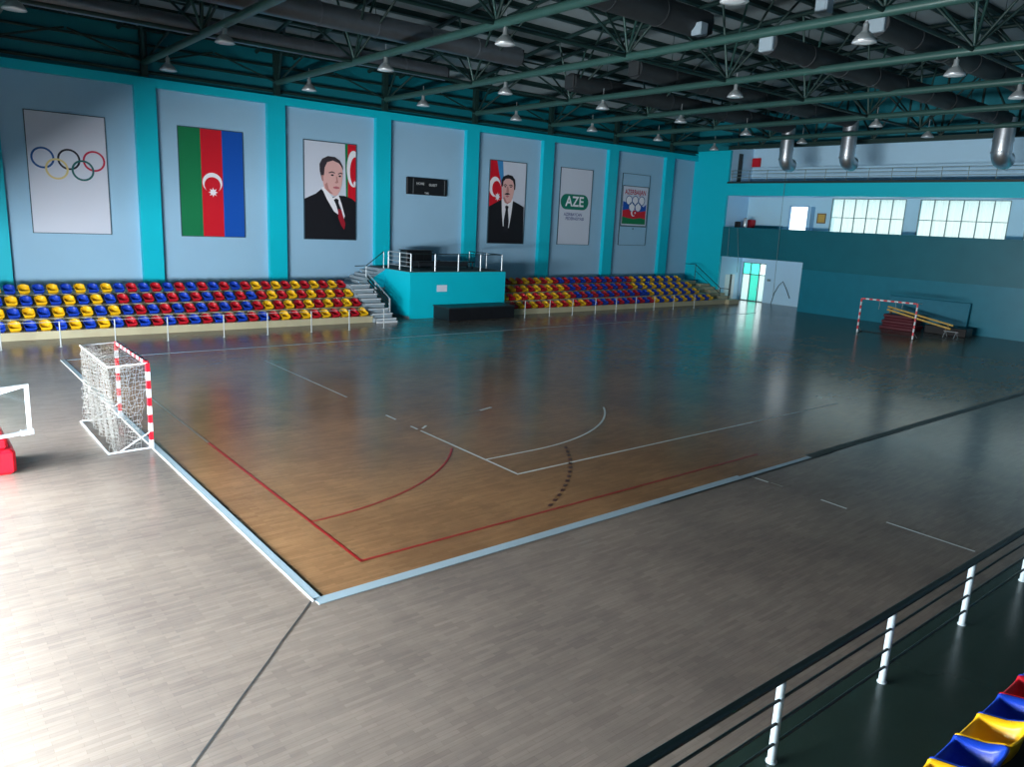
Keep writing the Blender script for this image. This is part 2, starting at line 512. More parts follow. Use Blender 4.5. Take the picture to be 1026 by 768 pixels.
# --- long wall with recessed panels, pilasters and ring beam
PIL = [3.1 + 6.356 * k for k in range(-1, 8)]        # left faces of the pilasters
wb = MB()
wb.box((HALL_X, YP, 0), (XR, YP + 0.3, ZB))
wall_back = struct(wb, 'wall_back', M['panel'], 'long pale blue wall with posters between teal pilasters', 'wall')
bm_ = MB(); bm_.box((HALL_X, YW, 10.9), (XR, YP + 0.3, ZB)); struct(bm_, 'trim_10', M['teal'], 'teal ring beam along the top of the poster wall', 'beam')
up = MB(); up.box((HALL_X, YP + 0.02, ZB), (XG + 0.2, YP + 0.3, zroof(YP) + 0.1)); up.box((XR + 0.25, 37.45, 11.0), (XG + 0.2, YP + 0.02, zroof(39) + 0.1)); struct(up, 'wall_eaves', M['eaves'], 'darker teal wall strip above the ring beam under the roof', 'wall')
names = ['left of the picture edge', 'at the left picture edge beside the rings poster', 'between the rings poster and the flag poster', 'between the flag poster and the first portrait',
         'between the first portrait and the scoreboard', 'between the scoreboard and the second portrait', 'between the second portrait and the green emblem poster',
         'between the green emblem poster and the last poster', 'right of the last poster']
for k, x in enumerate(PIL):
    p = MB(); p.box((x + 0.15, YW, 0), (x + 1.1, YP, 10.9))
    struct(p, 'trim_%d' % (k + 1), M['teal'], 'teal wall pilaster ' + names[k], 'pilaster')

# --- far end wall: corner panel, lower wall, parapet, beam, gable
lo = MB()
lo.box((XR, YN, 0), (XR + 0.25, 30.05, 3.15))
wall_right = struct(lo, 'wall_right', M['teal_low'], 'glossy dark teal lower end wall behind the far goal', 'wall')
p = MB(); p.box((XR, YN, 3.15), (XR + 0.25, 30.05, 5.85)); p.box((XR, 30.05, 3.56), (XR + 0.25, 37.25, 5.85)); struct(p, 'parapet', M['teal_dark'], None, None, wall_right)
p = MB(); p.box((XR - 0.02, YN, 3.07), (XR, 30.05, 3.15)); struct(p, 'ledge', M['teal_dark'], None, None, wall_right)
p = MB(); p.box((XR, 37.25, 0), (XR + 0.25, YP, 11.66)); struct(p, 'corner_panel', M['teal'], None, None, wall_right)
p = MB(); p.box((XR, YN, 8.25), (XR + 0.25, 37.25, 9.16)); struct(p, 'gallery_beam', M['teal'], None, None, wall_right)
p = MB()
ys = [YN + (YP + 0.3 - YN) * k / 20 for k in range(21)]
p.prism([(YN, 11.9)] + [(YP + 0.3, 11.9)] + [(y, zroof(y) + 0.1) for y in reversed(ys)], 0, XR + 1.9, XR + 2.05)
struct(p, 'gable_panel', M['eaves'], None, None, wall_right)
p = MB(); p.box((XR - 0.1, YN, 9.16), (XR + 0.25, 37.25, 9.3)); struct(p, 'slab_edge', M['strip_dark'], None, None, wall_right)
# gallery interior: ceilings, floors, back and side walls
p = MB()
DOOR_Y = (34.97, 37.12); DOOR_Z = 3.1
UDOOR = (31.9, 33.45); WINS = [(24.72, 30.05), (18.3, 23.75), (11.9, 17.3)]
xb0, xb1 = XG, XG + 0.2
p.box((xb0, 30.05, 0), (xb1, DOOR_Y[0], 3.56)); p.box((xb0, DOOR_Y[1], 0), (xb1, 37.25, 3.56)); p.box((xb0, DOOR_Y[0], DOOR_Z), (xb1, DOOR_Y[1], 3.56))
struct(p, 'wall_recess', M['white_wall'], 'white wall round the glazed door in the far recess', 'wall')
p = MB(); p.box((XR + 0.25, 37.25, 0), (xb1, 37.45, 12)); struct(p, 'wall_gallery_left', M['white_wall'], 'pale side wall closing the galleries at the teal corner', 'wall')
p = MB(); p.box((XR + 0.25, 29.85, 0), (xb1, 30.05, 3.56)); struct(p, 'wall_recess_right', M['white_wall'], 'pale side wall closing the recess on the right', 'wall')
p = MB(); p.box((XR + 0.25, YN, 3.56), (xb1, 37.25, 5.0)); struct(p, 'floor_gallery', M['white_wall'], 'floor slab of the middle gallery behind the dark parapet', 'floor')
p = MB()
segs = [(YN, WINS[2][0]), (WINS[2][1], WINS[1][0]), (WINS[1][1], WINS[0][0]), (WINS[0][1], UDOOR[0]), (UDOOR[1], 37.25)]
for a, b in segs: p.box((xb0, a, 5.0), (xb1, b, 8.3))
p.box((xb0, UDOOR[0], 7.65), (xb1, UDOOR[1], 8.3))
for a, b in WINS: p.box((xb0, a, 5.0), (xb1, b, 5.7)); p.box((xb0, a, 8.22), (xb1, b, 8.3))
struct(p, 'wall_gallery', M['gallery_wall'], 'pale blue wall of the middle gallery around the windows', 'wall')
p = MB(); p.box((XR + 0.25, YN, 8.3), (xb1 + 1.0, 37.25, 9.1)); struct(p, 'floor_gallery_top', M['white_wall'], 'floor slab of the top gallery above the teal beam', 'floor')
p = MB(); p.prism([(YN, 9.1), (37.25, 9.1)] + [(y, zroof(y) + 0.1) for y in [37.25 - 2.2625 * i for i in range(21)]], 0, xb0, xb1); struct(p, 'wall_gallery_top', M['white_wall'], 'white back wall of the top gallery', 'wall')

def window(idx, x, y0, y1, z0, z1, nc, nr, label, fm, gm, t=0.05, back=0.0):
    f = MB()
    for k in range(nc + 1):
        y = y0 + (y1 - y0) * k / nc
        f.box((x - 0.03, y - t/2, z0), (x + 0.05, y + t/2, z1))
    zs = [z0, z0 + (z1 - z0) * 0.47, z1] if nr == 2 else [z0 + (z1 - z0) * k / nr for k in range(nr + 1)]
    for z in zs: f.box((x - 0.025, y0, z - t/2), (x + 0.045, y1, z + t/2))
    o = struct(f, 'window_%d' % idx, fm, label, 'window')
    g = MB(); g.box((x + 0.005, y0, z0), (x + 0.012, y1, z1)); struct(g, 'window_pane', gm, None, None, o)
    return o
def curtain(x, y0, y1, z0, z1, label, ph=0.0):
    mb = MB(); n = int((y1 - y0) / 0.06)
    pts = []
    for k in range(n + 1):
        y = y0 + (y1 - y0) * k / n
        pts.append((x + 0.05 * math.sin(y * 11 + ph + 1.5 * math.sin(y * 1.7)) + 0.02 * math.sin(y * 29), y))
    for k in range(n):
        a, b = pts[k], pts[k + 1]
        mb.quad((a[0], a[1], z0), (b[0], b[1], z0), (b[0], b[1], z1), (a[0], a[1], z1))
    mb.sm = [True] * len(mb.f)
    return tag(mb.build('window_curtain', M['curtain']), label, 'curtain', 'sheer curtains in the gallery windows')
wl = ['gallery window left of the pillar, six panes wide', 'gallery window right of the pillar, six panes wide', 'gallery window cut by the right picture edge']
for k, (a, b) in enumerate(WINS):
    window(k + 1, XG - 0.01, a, b, 5.7, 8.22, 6, 2, wl[k], M['frame_grey'], M['glass'])
    curtain(XG + 0.45, a - 0.2, b + 0.2, 5.55, 8.3, 'sheer white curtain behind the ' + wl[k].split(',')[0], k * 2.0)
# glazed exit door at floor level: sidelights, centre leaf and transom
d = MB(); x = XG + 0.02
ycuts = [34.97, 35.55, 36.38, 37.12]
for y in ycuts: d.box((x, y - 0.035, 0), (x + 0.08, y + 0.035, DOOR_Z))
for z in (0.03, 2.16, DOOR_Z - 0.03): d.box((x, ycuts[0], z - 0.035), (x + 0.08, ycuts[3], z + 0.035))
door1 = struct(d, 'door_1', M['frame_grey'], 'bright glazed exit door in the white recess at the far corner', 'door')
for a, b, z0, z1, mn in [(34.97, 35.55, 0.05, 2.13, 'glass'), (35.55, 36.38, 0.05, 2.13, 'glass_mint'), (36.38, 37.12, 0.05, 2.13, 'glass'),
                         (34.97, 35.55, 2.19, 3.04, 'glass'), (35.55, 36.38, 2.19, 3.04, 'glass_mint'), (36.38, 37.12, 2.19, 3.04, 'glass_mint')]:
    g = MB(); g.box((x + 0.03, a + 0.03, z0), (x + 0.042, b - 0.03, z1)); struct(g, 'door_glass', M[mn], None, None, door1)
d = MB()
for s in (-0.012,): d.tube((x - 0.05, 35.62, 0.85), (x - 0.05, 35.62, 1.25), 0.015)
struct(d, 'door_handle', M['chrome'], None, None, door1)
# side door in the recess
d = MB(); d.box((52.55, 37.22, 0), (53.15, 37.26, 2.1)); d.box((53.45, 37.20, 0), (53.8, 37.26, 2.1))
door2 = struct(d, 'door_2', M['frame_white'], 'white side door standing ajar in the white recess', 'door')
d = MB(); d.box((53.15, 37.235, 0), (53.45, 37.25, 2.1)); struct(d, 'door_gap', M['strip_dark'], None, None, door2)
# upper gallery door
d = MB()
for y in UDOOR: d.box((XG - 0.03, y - 0.06, 5.0), (XG + 0.1, y + 0.06, 7.68))
d.box((XG - 0.03, UDOOR[0], 7.6), (XG + 0.1, UDOOR[1], 7.7))
door3 = struct(d, 'door_3', M['panel'], 'bright open doorway on the middle gallery', 'door')
d = MB(); d.box((XG - 0.6, 31.35, 5.0), (XG - 0.02, 31.4, 7.6)); struct(d, 'door_leaf', M['panel'], None, None, door3)
g = MB(); g.box((XG + 0.15, YN, -0.1), (90, 60, -0.02)); struct(g, 'ground', M['ground'], 'pale paving outside the glazed exit door', 'ground')
g = MB(); g.box((XG + 2.2, 31.0, 5.0), (XG + 2.3, 32.75, 6.9)); g.box((XG + 0.2, 31.0, 4.9), (XG + 3.0, 35.0, 5.0))
struct(g, 'wall_corridor', M['white_wall'], 'white corridor wall seen through the bright gallery doorway', 'wall')

# --- unseen left end: window wall in a recess under a gallery front, wall behind the camera, roof
p = MB()
ye = [YN] + [v for w in LEFT_WINDOWS for v in w] + [YP + 0.3]
p.box((LEFT_X - 0.3, YN, 0), (LEFT_X, YP + 0.3, LEFT_Z[0])); p.box((LEFT_X - 0.3, YN, LEFT_Z[1]), (LEFT_X, YP + 0.3, 3.9))
for k in range(0, len(ye), 2): p.box((LEFT_X - 0.3, ye[k], LEFT_Z[0]), (LEFT_X, ye[k + 1], LEFT_Z[1]))
struct(p, 'wall_left', M['white_wall'], 'pale left end wall with daylight windows, outside the picture', 'wall')
for k, (a, b) in enumerate(LEFT_WINDOWS):
    window(4 + k, LEFT_X - 0.1, a, b, LEFT_Z[0], LEFT_Z[1], 6, 2, 'daylight window %s of the left end wall' % ordinal(k + 1), M['frame_white'], M['glass'], 0.08)
p = MB(); p.box((LEFT_X, YN, 2.9), (HALL_X, YP + 0.3, 3.9)); struct(p, 'ceiling_recess', M['white_wall'], 'soffit of the recess at the left end, outside the picture', 'ceiling')
p = MB(); p.prism([(YN, 2.9), (YP + 0.3, 2.9)] + [(y, zroof(y) + 0.1) for y in reversed(ys)], 0, HALL_X - 0.3, HALL_X)
p.box((HALL_X - 0.3, 33.0, 0), (HALL_X, YP + 0.3, 3.6)); p.box((HALL_X - 0.3, YN, 0), (HALL_X, 2.5, 3.6))
struct(p, 'wall_left_front', M['teal'], 'teal gallery front above the left recess, outside the picture', 'wall')
p = MB(); p.box((HALL_X - 0.3, YN - 0.3, 0), (XR + 0.25, YN, zroof(YN) + 0.2)); struct(p, 'wall_front', M['panel'], 'pale wall behind the camera, outside the picture', 'wall')
p = MB()
yr = [YN - 0.3 + (YP + 0.6 - YN + 0.3) * k / 28 for k in range(29)]
for k in range(28):
    a, b = yr[k], yr[k + 1]
    p.prism([(a, zroof(a)), (b, zroof(b)), (b, zroof(b) + 0.15), (a, zroof(a) + 0.15)], 0, HALL_X - 0.3, XG + 0.2)
struct(p, 'ceiling', M['deck'], 'dark grey arched roof deck above the trusses', 'ceiling')
# roof ribs running the length of the hall under the deck
for k in range(26):
    y = 40.2 - 1.75 * k
    if y < -3: break
    z = zroof(y)
    p = MB(); p.box((HALL_X, y - 0.06, z - 0.24), (XR + 1.9, y + 0.06, z + 0.02)); p.box((HALL_X, y - 0.14, z - 0.26), (XR + 1.9, y + 0.14, z - 0.22))
    struct(p, 'trim_%d' % (20 + k), M['steel_dark'], 'dark roof rib under the deck, %s from the poster wall' % ordinal(k + 1), 'roof rib')

# ================================================================== ROOF TRUSSES
ZC = 11.92
TX = [3.75, 10.05, 16.4, 22.75, 29.1, 35.4, 41.75, 48.05]
NODES = [31.6, 21.6, 11.7, 1.7]
unit = MB(); unit.tube((0, 0, 0), (0, 0, 1), 1.0, 8)
_bar0 = unit.build('web_bar', M['steel_dark']); BAR = _bar0.data; bpy.data.objects.remove(_bar0)
def bar(name, p, q, r, m, parent):
    o = bpy.data.objects.new(name, BAR)
    COL.objects.link(o)
    p = Vector(p); q = Vector(q); d = q - p
    o.parent = parent
    rot = d.to_track_quat('Z', 'Y').to_matrix().to_4x4()
    o.matrix_local = Matrix.Translation(p - WORLD[parent.name]) @ rot @ Matrix.Diagonal((r, r, d.length, 1))
    o.material_slots[0].link = 'OBJECT'
    o.material_slots[0].material = m
    return o
pos = ['nearest the left end', 'above the pilaster right of the rings poster', 'above the pilaster right of the flag poster', 'above the pilaster left of the scoreboard',
       'above the pilaster right of the scoreboard', 'above the pilaster right of the second portrait', 'above the pilaster left of the last poster', 'nearest the far end wall']
for k, x in enumerate(TX):
    t = thing('roof_truss', 'dark green tubular roof truss ' + pos[k], 'roof truss', (x, 40.0, ZC), 'roof trusses across the hall')
    ch = MB(); ch.tube((x, 40.25, ZC), (x, -6.0, ZC), 0.15, 12); ch.build('bottom_chord', M['steel_green'], t)
    for s in (-1, 1):
        tc = MB(); pts = [(x + s * 1.0, y, zroof(y) - 0.42) for y in [40.2 - 2.4 * i for i in range(20)]]
        tc.path(pts, 0.10, 8); tc.build('top_chord', M['steel_dark'], t)
    po = MB(); po.box((x - 0.14, 40.0, ZB), (x + 0.14, 40.28, zroof(40.1) - 0.3)); po.build('end_post', M['steel_dark'], t)
    for y in NODES:
        for yy in (y + 3.4, y, y - 3.4):
            for s in (-1, 1):
                bar('web_bar', (x, y, ZC + 0.1), (x + s * 1.0, yy, zroof(yy) - 0.42), 0.05, M['steel_dark'] if yy != y else M['steel_green'], t)
    for s in (-1, 1): bar('web_bar', (x, 39.9, ZC), (x + s * 1.0, 36.6, zroof(36.6) - 0.42), 0.055, M['steel_dark'], t)
    for y in [40.0, 36.6, 35.0, 31.6, 28.2, 25.0, 21.6, 18.2, 15.1, 11.7, 8.3]:
        bar('cross_bar', (x - 1.0, y, zroof(y) - 0.42), (x + 1.0, y, zroof(y) - 0.42), 0.05, M['steel_dark'], t)
# ties between trusses
for y, r, z in ((31.6, 0.07, ZC + 0.02), (21.6, 0.07, ZC + 0.02), (11.7, 0.07, ZC + 0.02)):
    p = MB(); p.tube((HALL_X, y, z), (TX[-1], y, z), r, 8)
    tag(p.build('tie_bar', M['steel_dark']), 'long dark tie bar crossing the roof trusses %s' % {31.6: 'nearest the poster wall', 21.6: 'along the middle of the hall', 11.7: 'on the near side of the hall'}[y], 'tie bar', 'tie bars along the hall')
for z, r in ((12.15, 0.07), (12.75, 0.06), (11.55, 0.08)):
    p = MB(); p.tube((HALL_X, 40.42, z), (XR, 40.42, z), r, 8)
    tag(p.build('eaves_rail', M['steel_dark']), {12.15: 'middle dark pipe running along the eaves above the ring beam', 12.75: 'top dark pipe running along the eaves under the roof', 11.55: 'lowest dark pipe lying just above the teal ring beam'}[z], 'pipe', 'pipes along the eaves')
for k in range(7):
    for s in (0, 1):
        a = TX[k] if s == 0 else TX[k + 1]; m_ = (TX[k] + TX[k + 1]) / 2
        p = MB(); p.tube((a + (0.15 if s == 0 else -0.15), 40.0, 11.95), (m_ + (-0.05 if s == 0 else 0.05), 40.0, 12.85), 0.05, 6)
        tag(p.build('brace_bar', M['steel_dark']), 'thin slanting eaves brace, %s half of the bay %s' % ('left' if s == 0 else 'right', ['above the rings poster', 'above the flag poster', 'above the first portrait', 'above the scoreboard', 'above the second portrait', 'above the green emblem poster', 'above the last poster'][k]), 'brace', 'eaves braces')
# steel beam along the top of the far gallery with truss braces in front of the gable
t = thing('gable_truss', 'dark steel lattice standing above the top gallery before the teal gable', 'roof truss', (51.4, 20, 11.8))
p = MB(); p.box((51.3, YN, 11.68), (51.55, 37.3, 11.95)); p.build('bottom_chord', M['steel_dark'], t)
p = MB(); p.path([(51.4, y, zroof(y) - 0.45) for y in [37.0 - 2.2 * i for i in range(20)]], 0.1, 8); p.build('top_chord', M['steel_dark'], t)
yy = 36.5; i = 0
while yy > 6:
    y2 = yy - 2.1
    bar('web_bar', (51.4, yy, 11.9), (51.4, yy, zroof(yy) - 0.45), 0.07, M['steel_dark'], t)
    bar('web_bar', (51.4, yy, 11.9 if i % 2 else zroof(yy) - 0.45), (51.4, y2, (zroof(y2) - 0.45) if i % 2 else 11.9), 0.06, M['steel_dark'], t)
    yy = y2; i += 1

# ================================================================== DUCTS
def duct(name, label, x0, x1, y, z, r, m, cap=0, drop=0.0):
    t = thing(name, label, 'duct', (x0, y, z), 'ventilation ducts under the roof')
    p = MB(); p.tube((x0, y, z), (x1 + (0.25 * r if drop else 0), y, z), r, 20); pipe = p.build('duct_pipe', m, t)
    n = int((x1 - x0) / 2.4)
    for k in range(1, n):
        xx = x0 + (x1 - x0) * k / n
        q = MB(); q.tube((xx, y, z), (xx + 0.06, y, z), r + 0.025, 20); q.build('duct_collar', m, pipe)
        if k % 3 == 1:
            q = MB(); q.tube((xx + 0.03, y, z + r), (xx + 0.03, y, zroof(y) + 0.02), 0.015, 6); q.build('hanger_rod', M['steel_dark'], pipe)
    if cap:
        xe = x0 if cap < 0 else x1
        c = MB(); c.bbox((xe - 0.15, y - r * 0.72, z - r * 0.72), (xe + 0.15, y + r * 0.72, z + r * 0.72), 0.03); c.build('end_box', M['pale_sheet'] if cap == -1 else M['duct_dark'], t)
    if drop:
        zb = 10.75
        pts = [(x1, y, z + 0.1), (x1, y, 11.2), (x1, y, zb)] + [(x1 + 0.5 - 0.5 * math.cos(a), y, zb - 0.5 * math.sin(a)) for a in [PI / 2 * i / 7 for i in range(1, 8)]] + [(x1 + 0.75, y, zb - 0.5)]
        p = MB(); p.path(pts, drop, 20); spout = p.build('spout', M['galv_shiny'], t)
        for zz in (11.25, 10.6):
            c = MB(); c.path([(x1, y, zz + 0.05), (x1, y, zz - 0.05)], drop + 0.03, 20); c.build('spout_collar', M['galv_shiny'], spout)
    return t
duct('air_duct', 'long grey ventilation duct along the roof nearest the poster wall', HALL_X + 0.1, 24.0, 36.0, 13.05, 0.36, M['galv'], 1)
duct('air_duct', 'long grey ventilation duct under the roof, second from the poster wall', HALL_X + 0.1, 24.6, 30.6, 13.3, 0.45, M['galv'], 1)
mid_duct = duct('air_duct', 'thick dark ventilation duct under the middle of the roof, ending over the court', HALL_X + 0.1, 25.0, 19.9, 13.2, 0.5, M['duct_dark'], 1)
duct('air_duct', 'long ventilation duct dropping at the end gallery, leftmost silver spout', 28.5, 49.2, 30.95, 12.75, 0.46, M['duct_dark'], -2, 0.45)
duct('air_duct', 'long ventilation duct dropping at the end gallery, middle silver spout', 28.5, 49.2, 26.5, 12.9, 0.46, M['duct_dark'], -2, 0.47)
duct('air_duct', 'long ventilation duct dropping at the end gallery, rightmost silver spout', 25.7, 49.2, 17.45, 12.35, 0.40, M['duct_dark'], -1, 0.52)
duct('air_duct', 'dark ventilation duct with pale square end near the top right of the roof', 28.0, 47.0, 14.6, 13.0, 0.42, M['duct_dark'], -1)
q = MB(); q.bbox((24.0, 19.2, 12.62), (24.4, 19.65, 13.06), 0.02); q.build('side_diffuser', M['pale_sheet'], mid_duct)
for (x, y, z, lb) in [(24.9, 14.9, 13.0, 'pale square diffuser box at the top edge of the picture')]:
    p = MB(); p.bbox((x - 0.2, y - 0.22, z - 0.22), (x + 0.2, y + 0.22, z + 0.22), 0.02); p.box((x - 0.22, y - 0.16, z - 0.16), (x - 0.2, y + 0.16, z + 0.16))
    p.tube((x, y, z + 0.2), (x, y, zroof(y) - 0.02), 0.02, 6)
    tag(p.build('diffuser_box', M['pale_sheet']), lb, 'diffuser')

# ================================================================== HIGH BAY LAMPS
def make_lamp():
    t = thing('pendant_lamp', '', 'lamp', (0, 0, 0), 'high bay lamps hanging from the trusses')
    p = MB(); p.tube((0, 0, 0.52), (0, 0, 1.0), 0.012, 6); p.path([(0.05 * math.cos(a), 0, 0.56 + 0.05 * math.sin(a)) for a in [2 * PI * i / 10 for i in range(11)]], 0.01, 6); p.build('hanger', M['chrome'], t)
    p = MB(); p.lathe([(0.0, 0.54), (0.07, 0.53), (0.085, 0.5), (0.085, 0.34), (0.12, 0.30), (0.12, 0.28)], n=16); p.build('housing', M['alu'], t)
    p = MB(); p.lathe([(0.11, 0.29), (0.16, 0.26), (0.24, 0.18), (0.31, 0.08), (0.345, 0.0), (0.335, 0.0), (0.29, 0.08), (0.22, 0.17), (0.1, 0.25), (0.0, 0.27)], n=24); p.build('reflector', M['alu'], t)
    p = MB(); p.lathe([(0.0, -0.02), (0.18, -0.015), (0.335, 0.005), (0.335, 0.02), (0.0, 0.02)], n=24); p.build('lens', M['bulb'], t)
    return t
lamp0 = make_lamp()
LAMPS = [(0, 29.6, 11.25), (1, 29.2, 11.3), (1, 36.3, 11.16), (2, 36.2, 11.2), (2, 28.9, 11.3), (3, 36.1, 11.28), (2, 21.1, 11.24), (3, 29.1, 11.26), (4, 36.1, 11.28),
         (4, 29.1, 11.37), (5, 36.2, 11.33), (6, 36.2, 11.38), (5, 29.15, 11.42), (4, 21.1, 11.26), (2, 12.2, 11.02), (3, 12.2, 11.18), (4, 12.2, 11.2), (6, 29.2, 11.39),
         (6, 21.1, 11.41), (7, 36.2, 11.33), (7, 21.1, 11.5), (7, 29.15, 11.5), (5, 12.3, 11.28)]
rown = {36: 'row nearest the poster wall', 29: 'second row from the poster wall', 28: 'second row from the poster wall', 21: 'third row from the poster wall', 12: 'row nearest the camera'}
trn = ['first', 'second', 'third', 'fourth', 'fifth', 'sixth', 'seventh', 'eighth']
for i, (k, y, z) in enumerate(LAMPS):
    o = lamp0 if i == 0 else copy_tree(lamp0)
    o.location = (TX[k], y, z - 0.02)
    o.rotation_euler.z = random.uniform(0, 6)
    o['label'] = 'bell lamp, %s truss from the left, %s' % (trn[k], rown[int(y)])
    # hanger reaches the chord
    for ch in o.children:
        if ch.name.startswith('hanger'): ch.scale.z = 1.0

# ================================================================== STANDS
ROWS_Y = [35.35, 36.35, 37.35, 38.35]
ROWS_Z = [0.32, 0.71, 1.10, 1.49]
def stand(x0, x1, label, flip=False):
    t = thing('tiered_stand', label, 'stand', (x0, ROWS_Y[0], 0))
    poly = [(ROWS_Y[0], 0)]
    for k in range(4):
        poly.append((ROWS_Y[k], ROWS_Z[k])); poly.append((ROWS_Y[k + 1] if k < 3 else YW - 0.01, ROWS_Z[k]))
    poly.append((YW - 0.01, 0))
    p = MB(); p.prism(poly, 0, x0, x1); p.build('steps', M['concrete'], t)
    for k in range(4):
        q = MB(); q.box((x0, ROWS_Y[k] - 0.04, ROWS_Z[k] - 0.07), (x1, ROWS_Y[k] + 0.1, ROWS_Z[k] + 0.012)); q.build('step_nosing', M['concrete'], t)
    return t
stand(HALL_X + 0.05, 19.45, 'beige tiered stand left of the platform with yellow, blue and red seats')
stand(28.65, 50.2, 'beige tiered stand right of the platform, in shadow')

def seat_mesh(deep=False):
    """deep one-piece bucket: high sides, rounded back, thick rolled rim"""
    mb = MB()
    # stations along the shell, from the front lip over the pan and up the back: (y, z of the middle, half width, height of the side walls)
    st = [(-0.215, 0.045, 0.185, 0.03), (-0.212, 0.135, 0.198, 0.03), (-0.185, 0.15, 0.205, 0.045), (-0.13, 0.085, 0.212, 0.14), (0.04, 0.055, 0.212, 0.19), (0.12, 0.09, 0.21, 0.18),
          (0.17, 0.20, 0.205, 0.12), (0.195, 0.29, 0.195, 0.05), (0.215, 0.365, 0.17, 0.0), (0.228, 0.40, 0.12, -0.03)]
    if deep:
        st = [(-0.225, 0.10, 0.205, 0.05), (-0.222, 0.20, 0.21, 0.05), (-0.20, 0.215, 0.213, 0.055), (-0.165, 0.09, 0.214, 0.19), (0.02, 0.055, 0.214, 0.27), (0.12, 0.07, 0.214, 0.29),
              (0.175, 0.17, 0.214, 0.22), (0.195, 0.28, 0.213, 0.12), (0.215, 0.37, 0.212, 0.03), (0.228, 0.41, 0.205, -0.01)]
    pw = 9 if deep else 4
    prof = [-1.0, -0.95, -0.86, -0.7, -0.36, 0.0, 0.36, 0.7, 0.86, 0.95, 1.0]
    def pt(k, e, off):
        y, z, w, h = st[k]
        rise = h * abs(e) ** pw
        back = k >= 5
        yy = y - ((0.03 if deep else 0.07) * abs(e) ** 3 if back else 0.0)
        return (e * (w + off * 0.35), yy + (off if back else -off * 0.2 * (k < 2)), z + rise - (0 if back and k > 6 else off))
    n = len(prof); vs = []; fs = []
    for layer in (0.0, 0.022):
        for k in range(len(st)):
            for e in prof: vs.append(pt(k, e, layer))
    m = len(st) * n
    for k in range(len(st) - 1):
        for i in range(n - 1):
            a, b, c, d = k*n+i, k*n+i+1, (k+1)*n+i+1, (k+1)*n+i
            fs.append((a, b, c, d)); fs.append((m+d, m+c, m+b, m+a))
    for k in range(len(st) - 1):
        fs.append((k*n, (k+1)*n, m+(k+1)*n, m+k*n)); fs.append((k*n+n-1, m+k*n+n-1, m+(k+1)*n+n-1, (k+1)*n+n-1))
    for i in range(n - 1):
        fs.append((i, m+i, m+i+1, i+1)); t = (len(st)-1)*n
        fs.append((t+i, t+i+1, m+t+i+1, m+t+i))
    mb.add(vs, fs, 0, True)
    mb.box((-0.15, -0.15, 0.0), (0.15, 0.12, 0.05))
    return mb
SEATS = {}
for c in ('blue', 'yellow', 'red'):
    o = seat_mesh().build('bucket_seat', M['seat_' + c]); SEATS[c] = o
NEAR_SEATS = {c: seat_mesh(True).build('bucket_seat', M['seat_' + c]).data for c in ('blue', 'yellow', 'red')}
for o in [o for o in COL.objects if o.name.startswith('bucket_seat') and o.data in NEAR_SEATS.values()]: bpy.data.objects.remove(o)
used = set()
def place_seat(c, x, y, z, label, group, rz=0.0):
    s = SEATS[c]
    if c in used:
        o = s.copy(); COL.objects.link(o)
    else:
        o = s; used.add(c)
    o.location = (x, y, z + 0.012); o.rotation_euler.z = rz
    tag(o, label, 'seat', group)
    return o
rn = ['front row', 'second row', 'third row', 'top row']
PITCH_L = 0.531
ENDS_L = [19.11, 19.21, 19.27, 19.34]; YEL_L = [13.9, 13.4, 14.0, 13.5]; RED_L = [7.0, 7.6, 7.1, 7.65]; STEP_L = [(19.11 - 3.2) / 30, 0.531, 0.531, 0.531]
for r in range(4):
    x = ENDS_L[r] - 0.10; n = 0
    while x > 2.6:
        n += 1
        red = (n % 2 == 1) if r in (1, 3) else (n % 2 == 0)
        if x > YEL_L[r]: c = 'red' if red else 'yellow'
        elif x > RED_L[r]: c = 'red' if red else 'blue'
        else: c = 'yellow' if red else 'blue'
        place_seat(c, x, ROWS_Y[r] + 0.26, ROWS_Z[r], '%s bucket seat, %s from the stairs, %s of the left stand' % (c, ordinal(n), rn[r]), 'bucket seats on the left stand')
        x -= PITCH_L
PITCH_R = 0.522
ENDS_R = [48.5, 48.0, 48.33, 48.17]; YEL_R = [42.0, 41.9, 41.8, 42.6]; RED_R = [35.4, 35.2, 35.8, 35.5]
for r in range(4):
    x = ENDS_R[r]; n = 0
    while x > 28.95:
        n += 1
        yel = n % 2 == 1
        if x > YEL_R[r]: c = 'yellow' if yel else 'blue'
        elif x > RED_R[r]: c = 'red' if not yel else 'blue'
        else: c = 'yellow' if yel else 'red'
        place_seat(c, x, ROWS_Y[r] + 0.26, ROWS_Z[r], '%s bucket seat, %s from the far end, %s of the right stand' % (c, ordinal(n), rn[r]), 'bucket seats on the right stand')
        x -= PITCH_R

# ---- near stand under the camera, its front row of seats and its rail
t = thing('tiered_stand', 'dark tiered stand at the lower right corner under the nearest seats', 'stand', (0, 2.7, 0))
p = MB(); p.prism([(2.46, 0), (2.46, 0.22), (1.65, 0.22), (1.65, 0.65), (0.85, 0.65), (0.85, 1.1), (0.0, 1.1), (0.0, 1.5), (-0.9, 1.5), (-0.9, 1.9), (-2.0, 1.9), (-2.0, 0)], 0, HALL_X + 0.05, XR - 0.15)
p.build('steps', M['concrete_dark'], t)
near_cols = ['yellow', 'blue', 'yellow', 'blue', 'red', 'blue', 'red', 'blue', 'red']
nl = ['yellow bucket seat at the bottom right edge, nearest the camera', 'blue bucket seat of the nearest row, between the two yellow ones', 'yellow bucket seat of the nearest row, between two blue ones',
      'blue bucket seat of the nearest row, left of the red one', 'red bucket seat of the nearest row, between two blue ones', 'blue bucket seat of the nearest row, at the right picture edge', 'red bucket seat of the nearest row, beyond the right picture edge',
      'blue bucket seat of the nearest row, second beyond the right picture edge', 'red bucket seat of the nearest row, last beyond the right picture edge']
